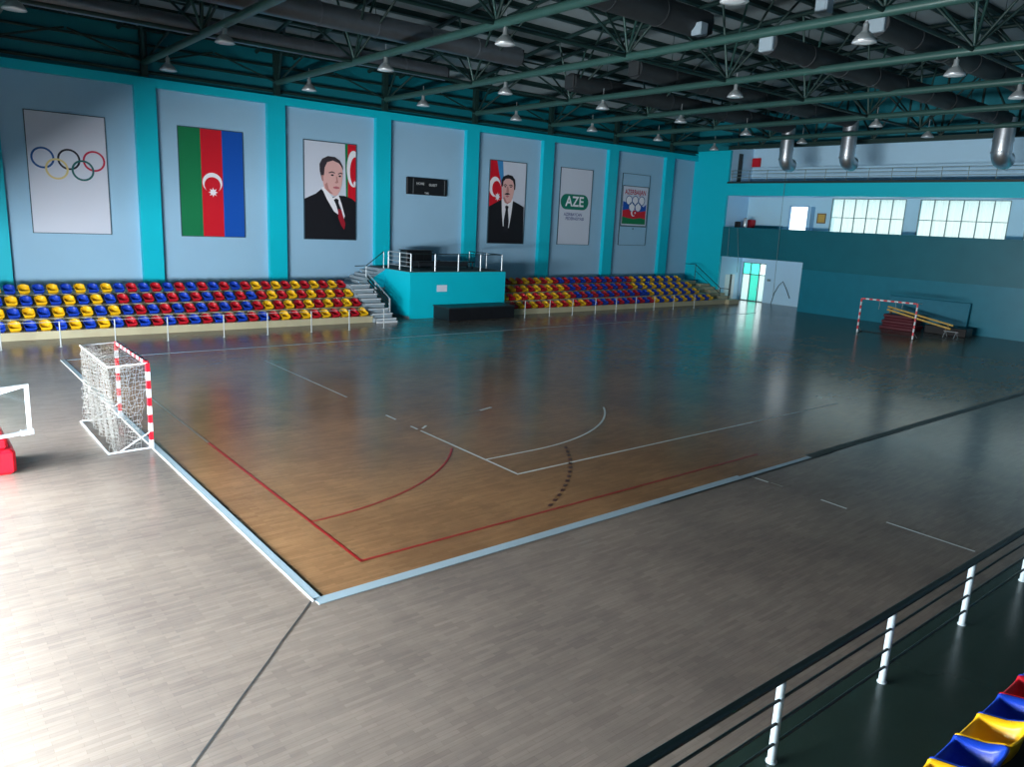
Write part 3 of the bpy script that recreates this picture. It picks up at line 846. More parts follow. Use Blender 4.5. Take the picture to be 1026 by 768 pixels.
for k, c in enumerate(near_cols[:6]):
    o = place_seat(c, 7.42 + 0.625 * k, 2.17, 0.22, nl[k], 'bucket seats of the nearest row', PI)
    o.data = NEAR_SEATS[c]; o.scale = (1.37, 1.15, 1.05)

def railing(name, label, posts, h, post_r, rail_specs, mp, mr, z0=0.0):
    """posts: list of (x, y, z); rail_specs: list of (height, radius or (w, h))"""
    t = thing(name, label, 'railing', posts[0])
    for q in posts:
        p = MB(); p.tube((q[0], q[1], q[2]), (q[0], q[1], q[2] + h), post_r, 12); p.lathe([(post_r * 2, 0), (post_r * 2, 0.015), (post_r, 0.03)], q, 12); p.build('post', mp, t)
    for hh, r in rail_specs:
        p = MB()
        a = Vector(posts[0]) + Vector((0, 0, hh)); b = Vector(posts[-1]) + Vector((0, 0, hh))
        pts = [Vector(q) + Vector((0, 0, hh)) for q in posts]
        p.path(pts, r, 8); p.build('rail', mr, t)
    return t
t = thing('guard_rail', 'dark rail on white posts along the near side at lower right', 'railing', (6.94, 3.67, 0))
for x in [1.86, 4.4, 6.94, 9.48, 12.02, 14.56, 17.1]:
    p = MB(); p.tube((x, 3.67, 0), (x, 3.67, 1.0), 0.045, 16); p.lathe([(0.06, 0.006), (0.06, 0.02), (0.045, 0.03)], (x, 3.67, 0), 16); p.build('post', M['post_paint'], t)
p = MB(); p.bbox((0.5, 3.62, 0.99), (17.3, 3.72, 1.06), 0.02); p.build('handrail', M['rail_dark'], t)
for z in (0.25, 0.50, 0.785):
    p = MB(); p.tube((0.5, 3.655, z), (17.3, 3.655, z), 0.018, 8); p.build('rail', M['rail_dark'], t)
railing('guard_rail', 'thin steel rail on posts in front of the left stand', [(x, 33.3, 0) for x in [-1.0, 0.9, 2.9, 4.83, 6.75, 8.74, 11.05, 13.0, 15.1, 17.05, 18.95]], 1.0, 0.026, [(0.98, 0.012)], M['rail_steel'], M['rail_steel'])
railing('guard_rail', 'thin steel rail on posts in front of the right stand', [(x, 34.0, 0) for x in [28.75, 30.7, 32.6, 34.6, 36.5, 38.4, 40.25, 42.3, 44.6]], 1.0, 0.026, [(0.98, 0.012)], M['rail_steel'], M['rail_steel'])

# ================================================================== PLATFORM, STAIRS
PX0, PX1, PY0, PZ = 21.97, 28.6, 35.8, 2.55
t = thing('raised_platform', 'bright teal raised platform box between the two stands', 'platform', ((PX0 + PX1) / 2, 38, 0))
p = MB(); p.box((PX0, PY0, 0), (PX1, YW - 0.01, PZ)); p.build('platform_body', M['teal'], t)
p = MB(); p.box((PX0 - 0.02, PY0 - 0.02, PZ), (PX1 + 0.02, YW - 0.01, PZ + 0.04)); p.build('deck_board', M['concrete_dark'], t)
p = MB(); p.box((PX0 - 0.015, PY0 + 0.0, 0), (PX0, PY0 + 2.2, 0.12)); p.build('skirting', M['concrete_grey'], t)
platform = t
p = MB(); p.bbox((23.72, PY0 - 0.014, 1.46), (24.4, PY0 - 0.001, 1.83), 0.004)
tag(p.build('notice_sheet', M['paper']), 'small pale paper notice stuck on the teal platform front', 'notice')
# stairs: lower flight up towards the wall, upper flight to the platform
t = thing('staircase', 'grey concrete staircase between the left stand and the teal platform', 'staircase', (20.2, 35.0, 0))
nst = 8; sy0, sy1, sz = 35.0, 38.3, 1.72
poly = [(sy0, 0)]
for k in range(nst):
    poly.append((sy0 + (sy1 - sy0) * k / nst, sz * (k + 1) / nst)); poly.append((sy0 + (sy1 - sy0) * (k + 1) / nst, sz * (k + 1) / nst))
poly += [(YW - 0.01, sz), (YW - 0.01, 0)]
p = MB(); p.prism(poly, 0, 19.47, 20.64); p.build('lower_flight', M['concrete_grey'], t)
for k in range(nst):
    y = sy0 + (sy1 - sy0) * k / nst; z = sz * (k + 1) / nst
    q = MB(); q.box((19.47, y - 0.03, z - 0.05), (20.66, y + 0.12, z + 0.012)); q.build('stair_nosing', M['white_sheet'], t)
poly = [(20.3, 1.2)]; nu = 5
for k in range(nu):
    xa = 20.3 + (PX0 - 0.03 - 20.3) * k / nu; xb = 20.3 + (PX0 - 0.03 - 20.3) * (k + 1) / nu; z = sz + (PZ - sz) * (k + 1) / nu
    poly += [(xa, z), (xb, z)]
poly += [(PX0 - 0.03, 1.4)]
p = MB()
n = len(poly)
vs = [(q[0], 38.5, q[1]) for q in poly] + [(q[0], YW - 0.01, q[1]) for q in poly]
p.add(vs, [tuple(range(n)), tuple(range(2*n-1, n-1, -1))] + [(i, n + i, n + (i+1) % n, (i+1) % n) for i in range(n)], 0)
p.build('upper_flight', M['concrete_grey'], t)
p = MB(); vs = [(20.95, 38.48, 1.45), (PX0, 38.48, 1.5), (PX0, 38.48, 2.5), (20.95, 38.48, 1.9)]
p.add(vs + [(v[0], 38.5, v[2]) for v in vs], [(0, 1, 2, 3), (7, 6, 5, 4), (0, 4, 5, 1), (1, 5, 6, 2), (2, 6, 7, 3), (3, 7, 4, 0)]); p.build('stringer', M['teal'], t)
p = MB(); p.box((19.47, 34.85, 0), (20.66, 35.1, 0.1)); p.build('kerb_step', M['white_sheet'], t)
stairs = t
t = part_group('lower_handrail', stairs); t['label'] = 'dark slatted handrail beside the lower flight'
for y, zz in ((35.85, 0.66), (37.4, 1.4)):
    p = MB(); p.box((20.71, y - 0.03, 0.0 if y < 37 else zz - 0.5), (20.77, y + 0.03, zz + 0.5)); p.build('post', M['white_metal'], t)
for k, dz in enumerate((0.5, 0.3, 0.08, -0.14)):
    p = MB(); p.tube((20.74, 35.85, 0.66 + dz), (20.74, 38.3, 1.82 + dz), 0.028 if k == 0 else 0.055, 6); p.build('rail', M['chrome'] if k == 0 else M['rail_dark'], t)
t = part_group('upper_handrail', stairs); t['label'] = 'thin handrail climbing the upper flight'
for x, z in ((20.8, 1.75), (PX0 - 0.06, 2.55)):
    p = MB(); p.tube((x, 38.6, z), (x, 38.6, z + 0.95), 0.025, 8); p.build('post', M['chrome'], t)
p = MB(); p.path([(20.1, 38.6, 2.68), (20.8, 38.6, 2.7), (PX0 - 0.06, 38.6, 3.5)], 0.025, 8); p.build('rail', M['rail_dark'], t)

t = thing('platform_rail', 'steel guard rail round the top of the teal platform', 'railing', (PX0, PY0, PZ))
zt = PZ + 0.04
fp = [22.05, 23.62, 25.2, 26.77, 28.35]
for x in fp:
    p = MB(); p.tube((x, PY0 + 0.08, zt), (x, PY0 + 0.08, zt + 0.95), 0.04 if x != 23.62 else 0.045, 10); p.build('post', M['chrome'], t)
for y in (37.05, 38.3):
    p = MB(); p.tube((22.05, y, zt), (22.05, y, zt + 0.95), 0.04, 10); p.build('post', M['chrome'], t)
for x in (28.35,):
    for y in (37.4, 39.2):
        p = MB(); p.tube((x, y, zt), (x, y, zt + 0.95), 0.03, 10); p.build('post', M['chrome'], t)
p = MB(); p.path([(22.05, 38.3, zt + 0.95), (22.05, PY0 + 0.08, zt + 0.95)], 0.03, 8); p.build('rail', M['chrome'], t)
p = MB(); p.path([(22.05, PY0 + 0.08, zt + 0.95), (28.35, PY0 + 0.08, zt + 0.95), (28.35, 39.2, zt + 0.95)], 0.025, 8); p.build('rail', M['rail_dark'], t)
for dz in (0.25, 0.48, 0.72):
    p = MB(); p.tube((22.05, PY0 + 0.08, zt + dz), (22.05, 38.3, zt + dz), 0.022, 8); p.build('rail', M['chrome'], t)
# dark furniture on the platform
t = thing('equipment_cabinet', 'tall dark cabinet on the platform behind the steel rail', 'cabinet', (24.2, 39.3, zt))
p = MB(); p.bbox((23.6, 38.9, zt), (25.4, 39.7, zt + 0.95), 0.05); p.build('body', M['dark_grey'], t)
p = MB(); p.bbox((23.55, 38.85, zt + 0.95), (25.45, 39.75, zt + 1.0), 0.02); p.build('top', M['black'], t)
for k in range(3):
    p = MB(); p.box((23.66 + 0.57 * k, 38.88, zt + 0.1), (24.19 + 0.57 * k, 38.9, zt + 0.9)); p.build('door', M['black'], t)
t = thing('long_table', 'long low dark table on the platform in front of the wall', 'table', (26.2, 38.4, zt))
p = MB(); p.bbox((23.6, 37.6, zt + 0.36), (27.6, 38.3, zt + 0.42), 0.01); p.build('tabletop', M['black'], t)
for x in (23.7, 27.5):
    for y in (37.68, 38.22):
        p = MB(); p.box((x - 0.03, y - 0.03, zt), (x + 0.03, y + 0.03, zt + 0.36)); p.build('leg', M['dark_grey'], t)
p = MB(); p.box((23.7, 38.2, zt + 0.1), (27.5, 38.22, zt + 0.36)); p.build('modesty_panel', M['dark_grey'], t)
p = MB(); p.bbox((25.0, 37.8, zt + 0.42), (25.25, 38.0, zt + 0.50), 0.02); p.box((25.02, 37.79, zt + 0.44), (25.2, 37.8, zt + 0.48))
tag(p.build('control_box', M['dark_grey']), 'small control box lying on the long platform table', 'box')
t = thing('low_riser', 'long low black stage riser on the floor before the teal platform', 'stage riser', (25.8, 35, 0))
p = MB(); p.box((23.5, 34.2, 0.02), (28.1, 35.74, 0.68)); p.build('body', M['black_board'], t)
p = MB(); p.bbox((23.46, 34.16, 0.68), (28.14, 35.78, 0.74), 0.01); p.build('top_board', M['dark_grey'], t)
for k in range(1, 3):
    p = MB(); p.box((23.5 + 1.533 * k - 0.008, 34.19, 0.04), (23.5 + 1.533 * k + 0.008, 34.2, 0.66)); p.build('joint_trim', M['black'], t)
t = thing('end_steps', 'pale steps closing the far end of the right stand', 'steps', (50.9, 36, 0))
poly = [(35.0, 0), (35.0, 0.32)]
for k in range(6): poly += [(35.35 + 0.5 * k, 0.32 + 0.195 * k), (35.35 + 0.5 * (k + 1), 0.32 + 0.195 * k)]
poly += [(YW - 0.01, 1.295), (YW - 0.01, 0)]
p = MB(); p.prism(poly, 0, 50.21, XR - 0.12); p.build('flight', M['concrete'], t)

# handrail at the far end of the right stand, against the corner panel
t = part_group('handrail', t); t['label'] = 'dark handrail sloping down towards the court'
p = MB(); p.path([(50.3, 39.6, 2.78), (50.3, 38.55, 2.78), (50.3, 36.0, 1.15), (50.3, 35.2, 1.15)], 0.028, 8); p.build('rail', M['rail_dark'], t)
p = MB(); p.path([(50.3, 38.55, 2.3), (50.3, 36.0, 0.72)], 0.022, 8); p.build('rail', M['rail_dark'], t)
for y, z, h in ((38.55, 1.49, 1.29), (36.0, 0.32, 0.83), (35.2, 0.0, 1.15)):
    p = MB(); p.tube((50.3, y, z), (50.3, y, z + h), 0.028, 8); p.build('post', M['rail_dark'], t)
# ================================================================== POSTERS AND SCOREBOARD
PW, PH, PZ0 = 3.15, 5.25, 4.05
def text_polys(s, size, bold=0.0, font_w=1.0):
    cu = bpy.data.curves.new('txt', 'FONT'); cu.body = s; cu.size = size; cu.align_x = 'CENTER'; cu.align_y = 'CENTER'; cu.offset = bold
    cu.resolution_u = 3
    o = bpy.data.objects.new('txt', cu); COL.objects.link(o)
    bpy.context.view_layer.update()
    dg = bpy.context.evaluated_depsgraph_get()
    me = o.evaluated_get(dg).to_mesh()
    vs = [(v.co.x * font_w, v.co.y) for v in me.vertices]; fs = [tuple(q.vertices) for q in me.polygons]
    o.evaluated_get(dg).to_mesh_clear()
    bpy.data.objects.remove(o); bpy.data.curves.remove(cu)
    return vs, fs
class Print:
    """flat printed sheet on the long wall; u to the right, v upwards, layers stacked 3 mm apart"""
    def __init__(self, x0, z0, y=YP - 0.05, w=PW, h=PH):
        self.x0, self.z0, self.y, self.w, self.h = x0, z0, y, w, h
        self.mb = MB(); self.mats = []; self.l = 0
    def mi(self, key):
        if key not in self.mats: self.mats.append(key)
        return self.mats.index(key)
    def p3(self, u, v, l): return (self.x0 + u, self.y - 0.003 * l, self.z0 + v)
    def clip(self, u, v): return min(max(u, 0.0), self.w), min(max(v, 0.0), self.h)
    def poly(self, key, pts, l):
        pts = [self.clip(*q) for q in pts]
        self.mb.add([self.p3(u, v, l) for u, v in pts], [tuple(range(len(pts)))], self.mi(key))
    def rect(self, key, u0, v0, u1, v1, l): self.poly(key, [(u0, v0), (u1, v0), (u1, v1), (u0, v1)], l)
    def ell(self, key, cu, cv, ru, rv, l, n=28, a0=0): self.poly(key, [(cu + ru * math.cos(2*PI*i/n + a0), cv + rv * math.sin(2*PI*i/n + a0)) for i in range(n)], l)
    def ring(self, key, cu, cv, r, w, l, n=36, sx=1.0):
        for i in range(n):
            a, b = 2*PI*i/n, 2*PI*(i+1)/n
            self.poly(key, [(cu + sx*(r-w)*math.cos(a), cv + (r-w)*math.sin(a)), (cu + sx*r*math.cos(a), cv + r*math.sin(a)), (cu + sx*r*math.cos(b), cv + r*math.sin(b)), (cu + sx*(r-w)*math.cos(b), cv + (r-w)*math.sin(b))], l)
    def star(self, key, cu, cv, r, l, n=8, k=0.5, sx=1.0):
        self.poly(key, [(cu + sx * (r if i % 2 == 0 else r * k) * math.sin(PI * i / n), cv + (r if i % 2 == 0 else r * k) * math.cos(PI * i / n)) for i in range(2 * n)], l)
    def crescent(self, key, cu, cv, r, inner, shift, ang, l, n=30, sx=1.0):
        """crescent whose horns open towards angle ang"""
        ri = inner
        # intersection half-angle on the outer circle
        d = shift
        ca = (r*r + d*d - ri*ri) / (2 * r * d); ca = max(-1, min(1, ca)); th = math.acos(ca)
        cb = (ri*ri + d*d - r*r) / (2 * ri * d); cb = max(-1, min(1, cb)); ph = PI - math.acos(cb)
        out = [(r * math.cos(th + (2*PI - 2*th) * i / n), r * math.sin(th + (2*PI - 2*th) * i / n)) for i in range(n + 1)]
        inn = [(d + ri * math.cos(ph + (2*PI - 2*ph) * i / n), ri * math.sin(ph + (2*PI - 2*ph) * i / n)) for i in range(n + 1)]
        c, s = math.cos(ang), math.sin(ang)
        R = lambda q: (cu + sx * (q[0]*c - q[1]*s), cv + q[0]*s + q[1]*c)
        for i in range(n): self.poly(key, [R(out[i]), R(out[i+1]), R(inn[i+1]), R(inn[i])], l)
    def text(self, key, s, cu, cv, size, l, bold=0.0, fw=1.0):
        vs, fs = text_polys(s, size, bold, fw)
        self.mb.add([self.p3(cu + a, cv + b, l) for a, b in vs], fs, self.mi(key))
    def done(self, name, label, cat, frame_mat='frame_dark', fw=0.03, group=None, depth=0.02):
        t = thing(name, label, cat, (self.x0 + self.w / 2, YP, self.z0), group)
        b = MB(); b.box((self.x0, self.y + 0.001, self.z0), (self.x0 + self.w, YP - 0.001, self.z0 + self.h)); b.build('backing_board', M['poster_white'], t)
        self.mb.build('print', [M[k] for k in self.mats], t)
        f = MB(); x0, z0, x1, z1 = self.x0, self.z0, self.x0 + self.w, self.z0 + self.h; ya, yb = self.y - depth, YP - 0.001
        for a, b_ in (((x0 - fw, z0 - fw), (x1 + fw, z0)), ((x0 - fw, z1), (x1 + fw, z1 + fw)), ((x0 - fw, z0), (x0, z1)), ((x1, z0), (x1 + fw, z1))):
            f.box((a[0], ya, a[1]), (b_[0], yb, b_[1]))
        f.build('frame', M[frame_mat], t)
        return t
# rings poster
P = Print(5.17, PZ0)
P.rect('poster_white', 0, 0, PW, PH, 0)
for k, (cu, dv, key) in enumerate([(0.57, 1.97, 'ring_blue'), (1.60, 1.97, 'ring_black'), (2.62, 1.97, 'ring_red'), (1.10, 2.42, 'ring_yellow'), (2.14, 2.42, 'ring_green')]):
    P.ring(key, cu, PH - dv, 0.465, 0.085, 1 + k)
P.done('wall_poster', 'tall white poster with five interlaced coloured rings', 'poster', fw=0.03)
# flag poster
P = Print(11.55, PZ0)
for k, key in enumerate(('flag_green', 'flag_red', 'flag_blue')): P.rect(key, PW * k / 3, 0, PW * (k + 1) / 3, PH, 0)
P.crescent('white_ink', PW / 2, PH - 2.58, 0.49, 0.40, 0.12, -PI / 2, 1)
P.star('white_ink', PW / 2 + 0.02, PH - 3.05, 0.24, 1)
P.done('wall_poster', 'vertical green, red and blue striped flag poster with crescent and star', 'poster', fw=0.03)
# portrait with a red tie
P = Print(18.05, PZ0, w=3.1)
A = lambda px, py: ((px - 78) * 0.00915, PH - (py - 72) * 0.00830)
P.rect('poster_white', 0, 0, 3.1, PH, 0)
P.poly('flag_green', [A(344, 60), A(420, 60), A(430, 720), A(358, 720)], 1)
P.poly('flag_red', [A(362, 60), A(430, 60), A(430, 720), A(366, 720)], 2)
P.crescent('white_ink', A(402, 230)[0], A(402, 230)[1], 1.0, 0.80, 0.30, -0.5, 3, sx=0.42)
P.star('white_ink', A(410, 328)[0], A(410, 328)[1], 0.2, 3, sx=0.6)
P.poly('suit', [A(78, 720), A(78, 445), A(110, 428), A(150, 408), A(186, 376), A(240, 430), A(300, 412), A(340, 412), A(390, 428), A(430, 450), A(430, 720)], 4)
P.poly('white_ink', [A(188, 366), A(205, 358), A(262, 430), A(300, 408), A(322, 470), A(342, 545), A(330, 590), A(300, 540), A(270, 520), A(222, 440)], 5)
P.poly('suit', [A(268, 442), A(284, 432), A(300, 440), A(300, 462), A(320, 510), A(305, 545), A(285, 480)], 6)
P.poly('tie_red', [A(296, 500), A(318, 505), A(346, 600), A(338, 640), A(318, 612), A(298, 560)], 7)
P.poly('skin', [A(196, 330), A(194, 260), A(210, 205), A(250, 180), A(295, 190), A(322, 225), A(328, 262), A(326, 300), A(320, 345), A(308, 385), A(290, 412), A(268, 416), A(240, 400), A(206, 370)], 8)
P.poly('hair_dark', [A(190, 320), A(176, 260), A(174, 215), A(192, 180), A(230, 160), A(275, 162), A(308, 182), A(328, 220), A(330, 245), A(318, 220), A(300, 200), A(262, 186), A(225, 200), A(208, 235), A(204, 280), A(196, 300)], 9)
P.poly('skin_shade', [A(186, 290), A(198, 282), A(200, 325), A(190, 322)], 10)
P.poly('skin_shade', [A(208, 345), A(224, 330), A(234, 372), A(262, 404), A(240, 400), A(216, 375)], 9)
P.poly('hair_dark', [A(234, 264), A(256, 256), A(276, 264), A(274, 270), A(255, 264), A(236, 271)], 10)
P.poly('hair_dark', [A(296, 268), A(312, 260), A(326, 264), A(325, 271), A(311, 267), A(297, 275)], 10)
P.ell('hair_black', *A(258, 281), 0.09, 0.05, 10, 12)
P.ell('hair_black', *A(308, 285), 0.08, 0.05, 10, 12)
P.poly('skin_shade', [A(282, 285), A(290, 290), A(298, 328), A(284, 334), A(274, 328), A(284, 318)], 10)
P.poly('lips', [A(262, 358), A(284, 352), A(306, 358), A(304, 366), A(284, 370), A(264, 365)], 10)
P.done('portrait_poster', 'framed portrait poster of a balding man in black suit and red tie', 'poster', 'frame_dark', 0.04)
# portrait with a dark tie
P = Print(30.76, PZ0, w=3.02)
B = lambda px, py: ((px - 132) * 0.01095, PH - (py - 88) * 0.00880)
P.rect('poster_white', 0, 0, 3.02, PH, 0)
P.poly('sky_ink', [B(178, 80), B(226, 80), B(234, 180), B(240, 260), B(210, 260), B(195, 160)], 1)
P.poly('flag_red', [B(120, 80), B(182, 80), B(196, 160), B(222, 260), B(232, 420), B(120, 420)], 2)
P.crescent('white_ink', B(172, 275)[0], B(172, 275)[1], 0.64, 0.47, 0.2, -0.5, 3, sx=0.75)
P.star('white_ink', B(194, 346)[0], B(194, 346)[1], 0.29, 3, sx=0.8)
P.poly('suit', [B(120, 700), B(120, 420), B(170, 396), B(228, 362), B(268, 420), B(312, 368), B(360, 388), B(402, 410), B(420, 700)], 4)
P.poly('white_ink', [B(226, 362), B(240, 352), B(268, 400), B(306, 352), B(314, 368), B(306, 460), B(290, 572), B(262, 560), B(244, 560), B(232, 460)], 5)
P.poly('hair_black', [B(254, 412), B(268, 404), B(282, 412), B(278, 436), B(288, 520), B(284, 600), B(250, 600), B(248, 520), B(260, 436)], 6)
P.poly('skin', [B(228, 300), B(226, 240), B(240, 208), B(275, 196), B(308, 208), B(320, 245), B(318, 300), B(310, 345), B(298, 378), B(272, 394), B(250, 384), B(234, 350)], 7)
P.poly('hair_black', [B(222, 270), B(218, 225), B(232, 196), B(265, 180), B(300, 186), B(322, 212), B(328, 250), B(326, 285), B(318, 290), B(316, 250), B(306, 222), B(280, 208), B(250, 212), B(234, 232), B(230, 268)], 8)
P.poly('hair_black', [B(234, 256), B(250, 250), B(262, 256), B(262, 261), B(249, 256), B(235, 262)], 9)
P.poly('hair_black', [B(278, 256), B(292, 250), B(307, 257), B(306, 263), B(292, 257), B(278, 262)], 9)
P.ell('hair_black', *B(249, 268), 0.08, 0.045, 9, 12)
P.ell('hair_black', *B(292, 268), 0.08, 0.045, 9, 12)
P.poly('skin_shade', [B(262, 268), B(272, 268), B(280, 304), B(270, 310), B(258, 306)], 9)
P.poly('hair_black', [B(244, 326), B(256, 314), B(268, 312), B(280, 314), B(290, 326), B(278, 324), B(268, 328), B(256, 326)], 9)
P.poly('lips', [B(252, 336), B(268, 332), B(284, 336), B(268, 346)], 9)
P.poly('skin_shade', [B(236, 350), B(246, 344), B(268, 384), B(298, 372), B(272, 394), B(250, 384)], 8)
P.done('portrait_poster', 'framed portrait poster of a dark-haired man with moustache before a flag', 'poster', 'frame_dark', 0.04)
# green emblem poster
P = Print(36.97, PZ0 + 0.02, w=3.07)
P.rect('poster_white', 0, 0, 3.07, PH, 0)
cu, cv, hw, hh = 1.46, PH - 2.28, 1.36, 0.53
pill = [(cu - hw + hh + hh * math.cos(a), cv + hh * math.sin(a)) for a in [PI/2 + PI * i / 14 for i in range(15)]] + [(cu + hw - hh + hh * math.cos(a), cv + hh * math.sin(a)) for a in [-PI/2 + PI * i / 14 for i in range(15)]]
P.poly('pill_green', pill, 1)
P.text('white_ink', 'AZE', cu, cv, 0.98, 2, 0.02, 1.0)
P.text('text_blue', 'AZERBAYCAN', cu - 0.1, PH - 3.16, 0.30, 1, 0.004, 0.92)
P.text('text_blue', 'FEDERASIYASI', cu + 0.1, PH - 3.45, 0.30, 1, 0.004, 0.98)
P.done('wall_poster', 'white poster with AZE in a rounded green emblem', 'poster', fw=0.03)
# last poster
P = Print(43.25, PZ0 + 0.08, w=3.0)
P.rect('panel', 0, 0, 3.0, PH, 0)
v1, v0 = PH - 0.9, PH - 3.78
P.rect('frame_dark', 0.05, v0 - 0.1, 2.98, v1 + 0.06, 1)
P.rect('poster_white', 0.13, v0, 2.9, v1, 2)
P.text('text_red', 'AZERBAIJAN', 1.5, v1 - 0.42, 0.50, 3, 0.012, 0.84)
P.poly('flag_blue', [(0.18, v0 + 0.1), (2.8, v0 + 0.1), (2.8, v1 - 1.25), (2.5, v1 - 1.45), (2.1, v1 - 1.3), (1.6, v1 - 1.6), (1.0, v1 - 1.45), (0.6, v1 - 1.2), (0.18, v1 - 1.1)], 3)
P.poly('flag_red', [(0.18, v0 + 0.1), (2.8, v0 + 0.1), (2.8, v0 + 1.15), (2.2, v0 + 1.05), (1.5, v0 + 1.15), (0.8, v0 + 1.2), (0.18, v0 + 1.1)], 4)
P.poly('flag_green', [(0.18, v0 + 0.1), (2.8, v0 + 0.1), (2.8, v0 + 0.5), (2.2, v0 + 0.6), (1.5, v0 + 0.5), (0.8, v0 + 0.55), (0.18, v0 + 0.65)], 5)
for k, (a, b) in enumerate([(0.82, 1.02), (1.5, 1.02), (2.22, 1.02), (1.16, 1.5), (1.86, 1.5)]):
    P.ell('white_ink', a, v1 - b, 0.33, 0.33, 6, 24); P.ring('ring_blue', a, v1 - b, 0.36, 0.06, 7 + k)
P.crescent('white_ink', 1.36, v0 + 0.95, 0.27, 0.21, 0.09, 0, 13)
P.star('white_ink', 1.56, v0 + 0.95, 0.11, 13)
P.ell('frame_dark', 1.5, v0 - 0.25, 0.07, 0.07, 1, 12)
P.done('wall_poster', 'banner poster with AZERBAIJAN lettering above rings and flag colours', 'poster', fw=0.03)
# scoreboard
t = thing('scoreboard', 'black electronic scoreboard on the wall between the portraits', 'scoreboard', (25.95, YP, 6.8))
p = MB(); p.bbox((24.5, YP - 0.16, 6.82), (27.38, YP - 0.002, 7.82), 0.02); p.build('casing', M['black'], t)
p = MB(); p.box((24.55, YP - 0.165, 6.87), (27.33, YP - 0.16, 7.77)); p.build('screen', M['black_board'], t)
for x in (24.92, 27.18):
    p = MB(); p.box((x - 0.02, YP - 0.172, 6.88), (x + 0.02, YP - 0.165, 7.76)); p.build('trim_bar', M['grey_line'], t)
for s, x, z, sz_, in (('HOME', 25.42, 7.47, 0.2), ('GUEST', 26.33, 7.43, 0.2), ('TIME', 25.88, 6.93, 0.14)):
    vs, fs = text_polys(s, sz_, 0.004)
    p = MB(); p.add([(x + a, YP - 0.168, z + b) for a, b in vs], fs); p.build('lettering', M['grey_text'], t)

# ================================================================== GOALS
def net_panel(mb, f, nu, nv, r=0.006):
    """knotted net: f(u, v) gives a point; thin three-sided cords along both grid directions"""
    P_ = [[Vector(f(i / nu, j / nv)) for j in range(nv + 1)] for i in range(nu + 1)]
    def cord(a, b):
        d = (b - a)
        if d.length < 1e-5: return
        d.normalize(); u = d.orthogonal().normalized() * r; w = d.cross(u)
        off = [u, -0.5 * u + 0.87 * w, -0.5 * u - 0.87 * w]
        mb.add([a + o for o in off] + [b + o for o in off], [(0, 1, 4, 3), (1, 2, 5, 4), (2, 0, 3, 5)])
    for i in range(nu + 1):
        for j in range(nv + 1):
            if i < nu: cord(P_[i][j], P_[i + 1][j])
            if j < nv: cord(P_[i][j], P_[i][j + 1])
def striped_post(a, b, w, n, first, name, parent):
    """square bar from a to b in n coloured bands"""
    a = Vector(a); b = Vector(b); mb = MB()
    for k in range(n):
        p = a.lerp(b, k / n); q = a.lerp(b, (k + 1) / n)
        d = (q - p).normalized()
        h = Vector((w/2, w/2, w/2))
        ex = Vector((abs(d.x), abs(d.y), abs(d.z)))
        lo_ = Vector([min(p[i], q[i]) - (0 if ex[i] > 0.5 else w/2) for i in range(3)])
        hi_ = Vector([max(p[i], q[i]) + (0 if ex[i] > 0.5 else w/2) for i in range(3)])
        mb.box(lo_, hi_, (k + first) % 2)
    return mb.build(name, [M['red_paint'], M['white_metal']], parent)
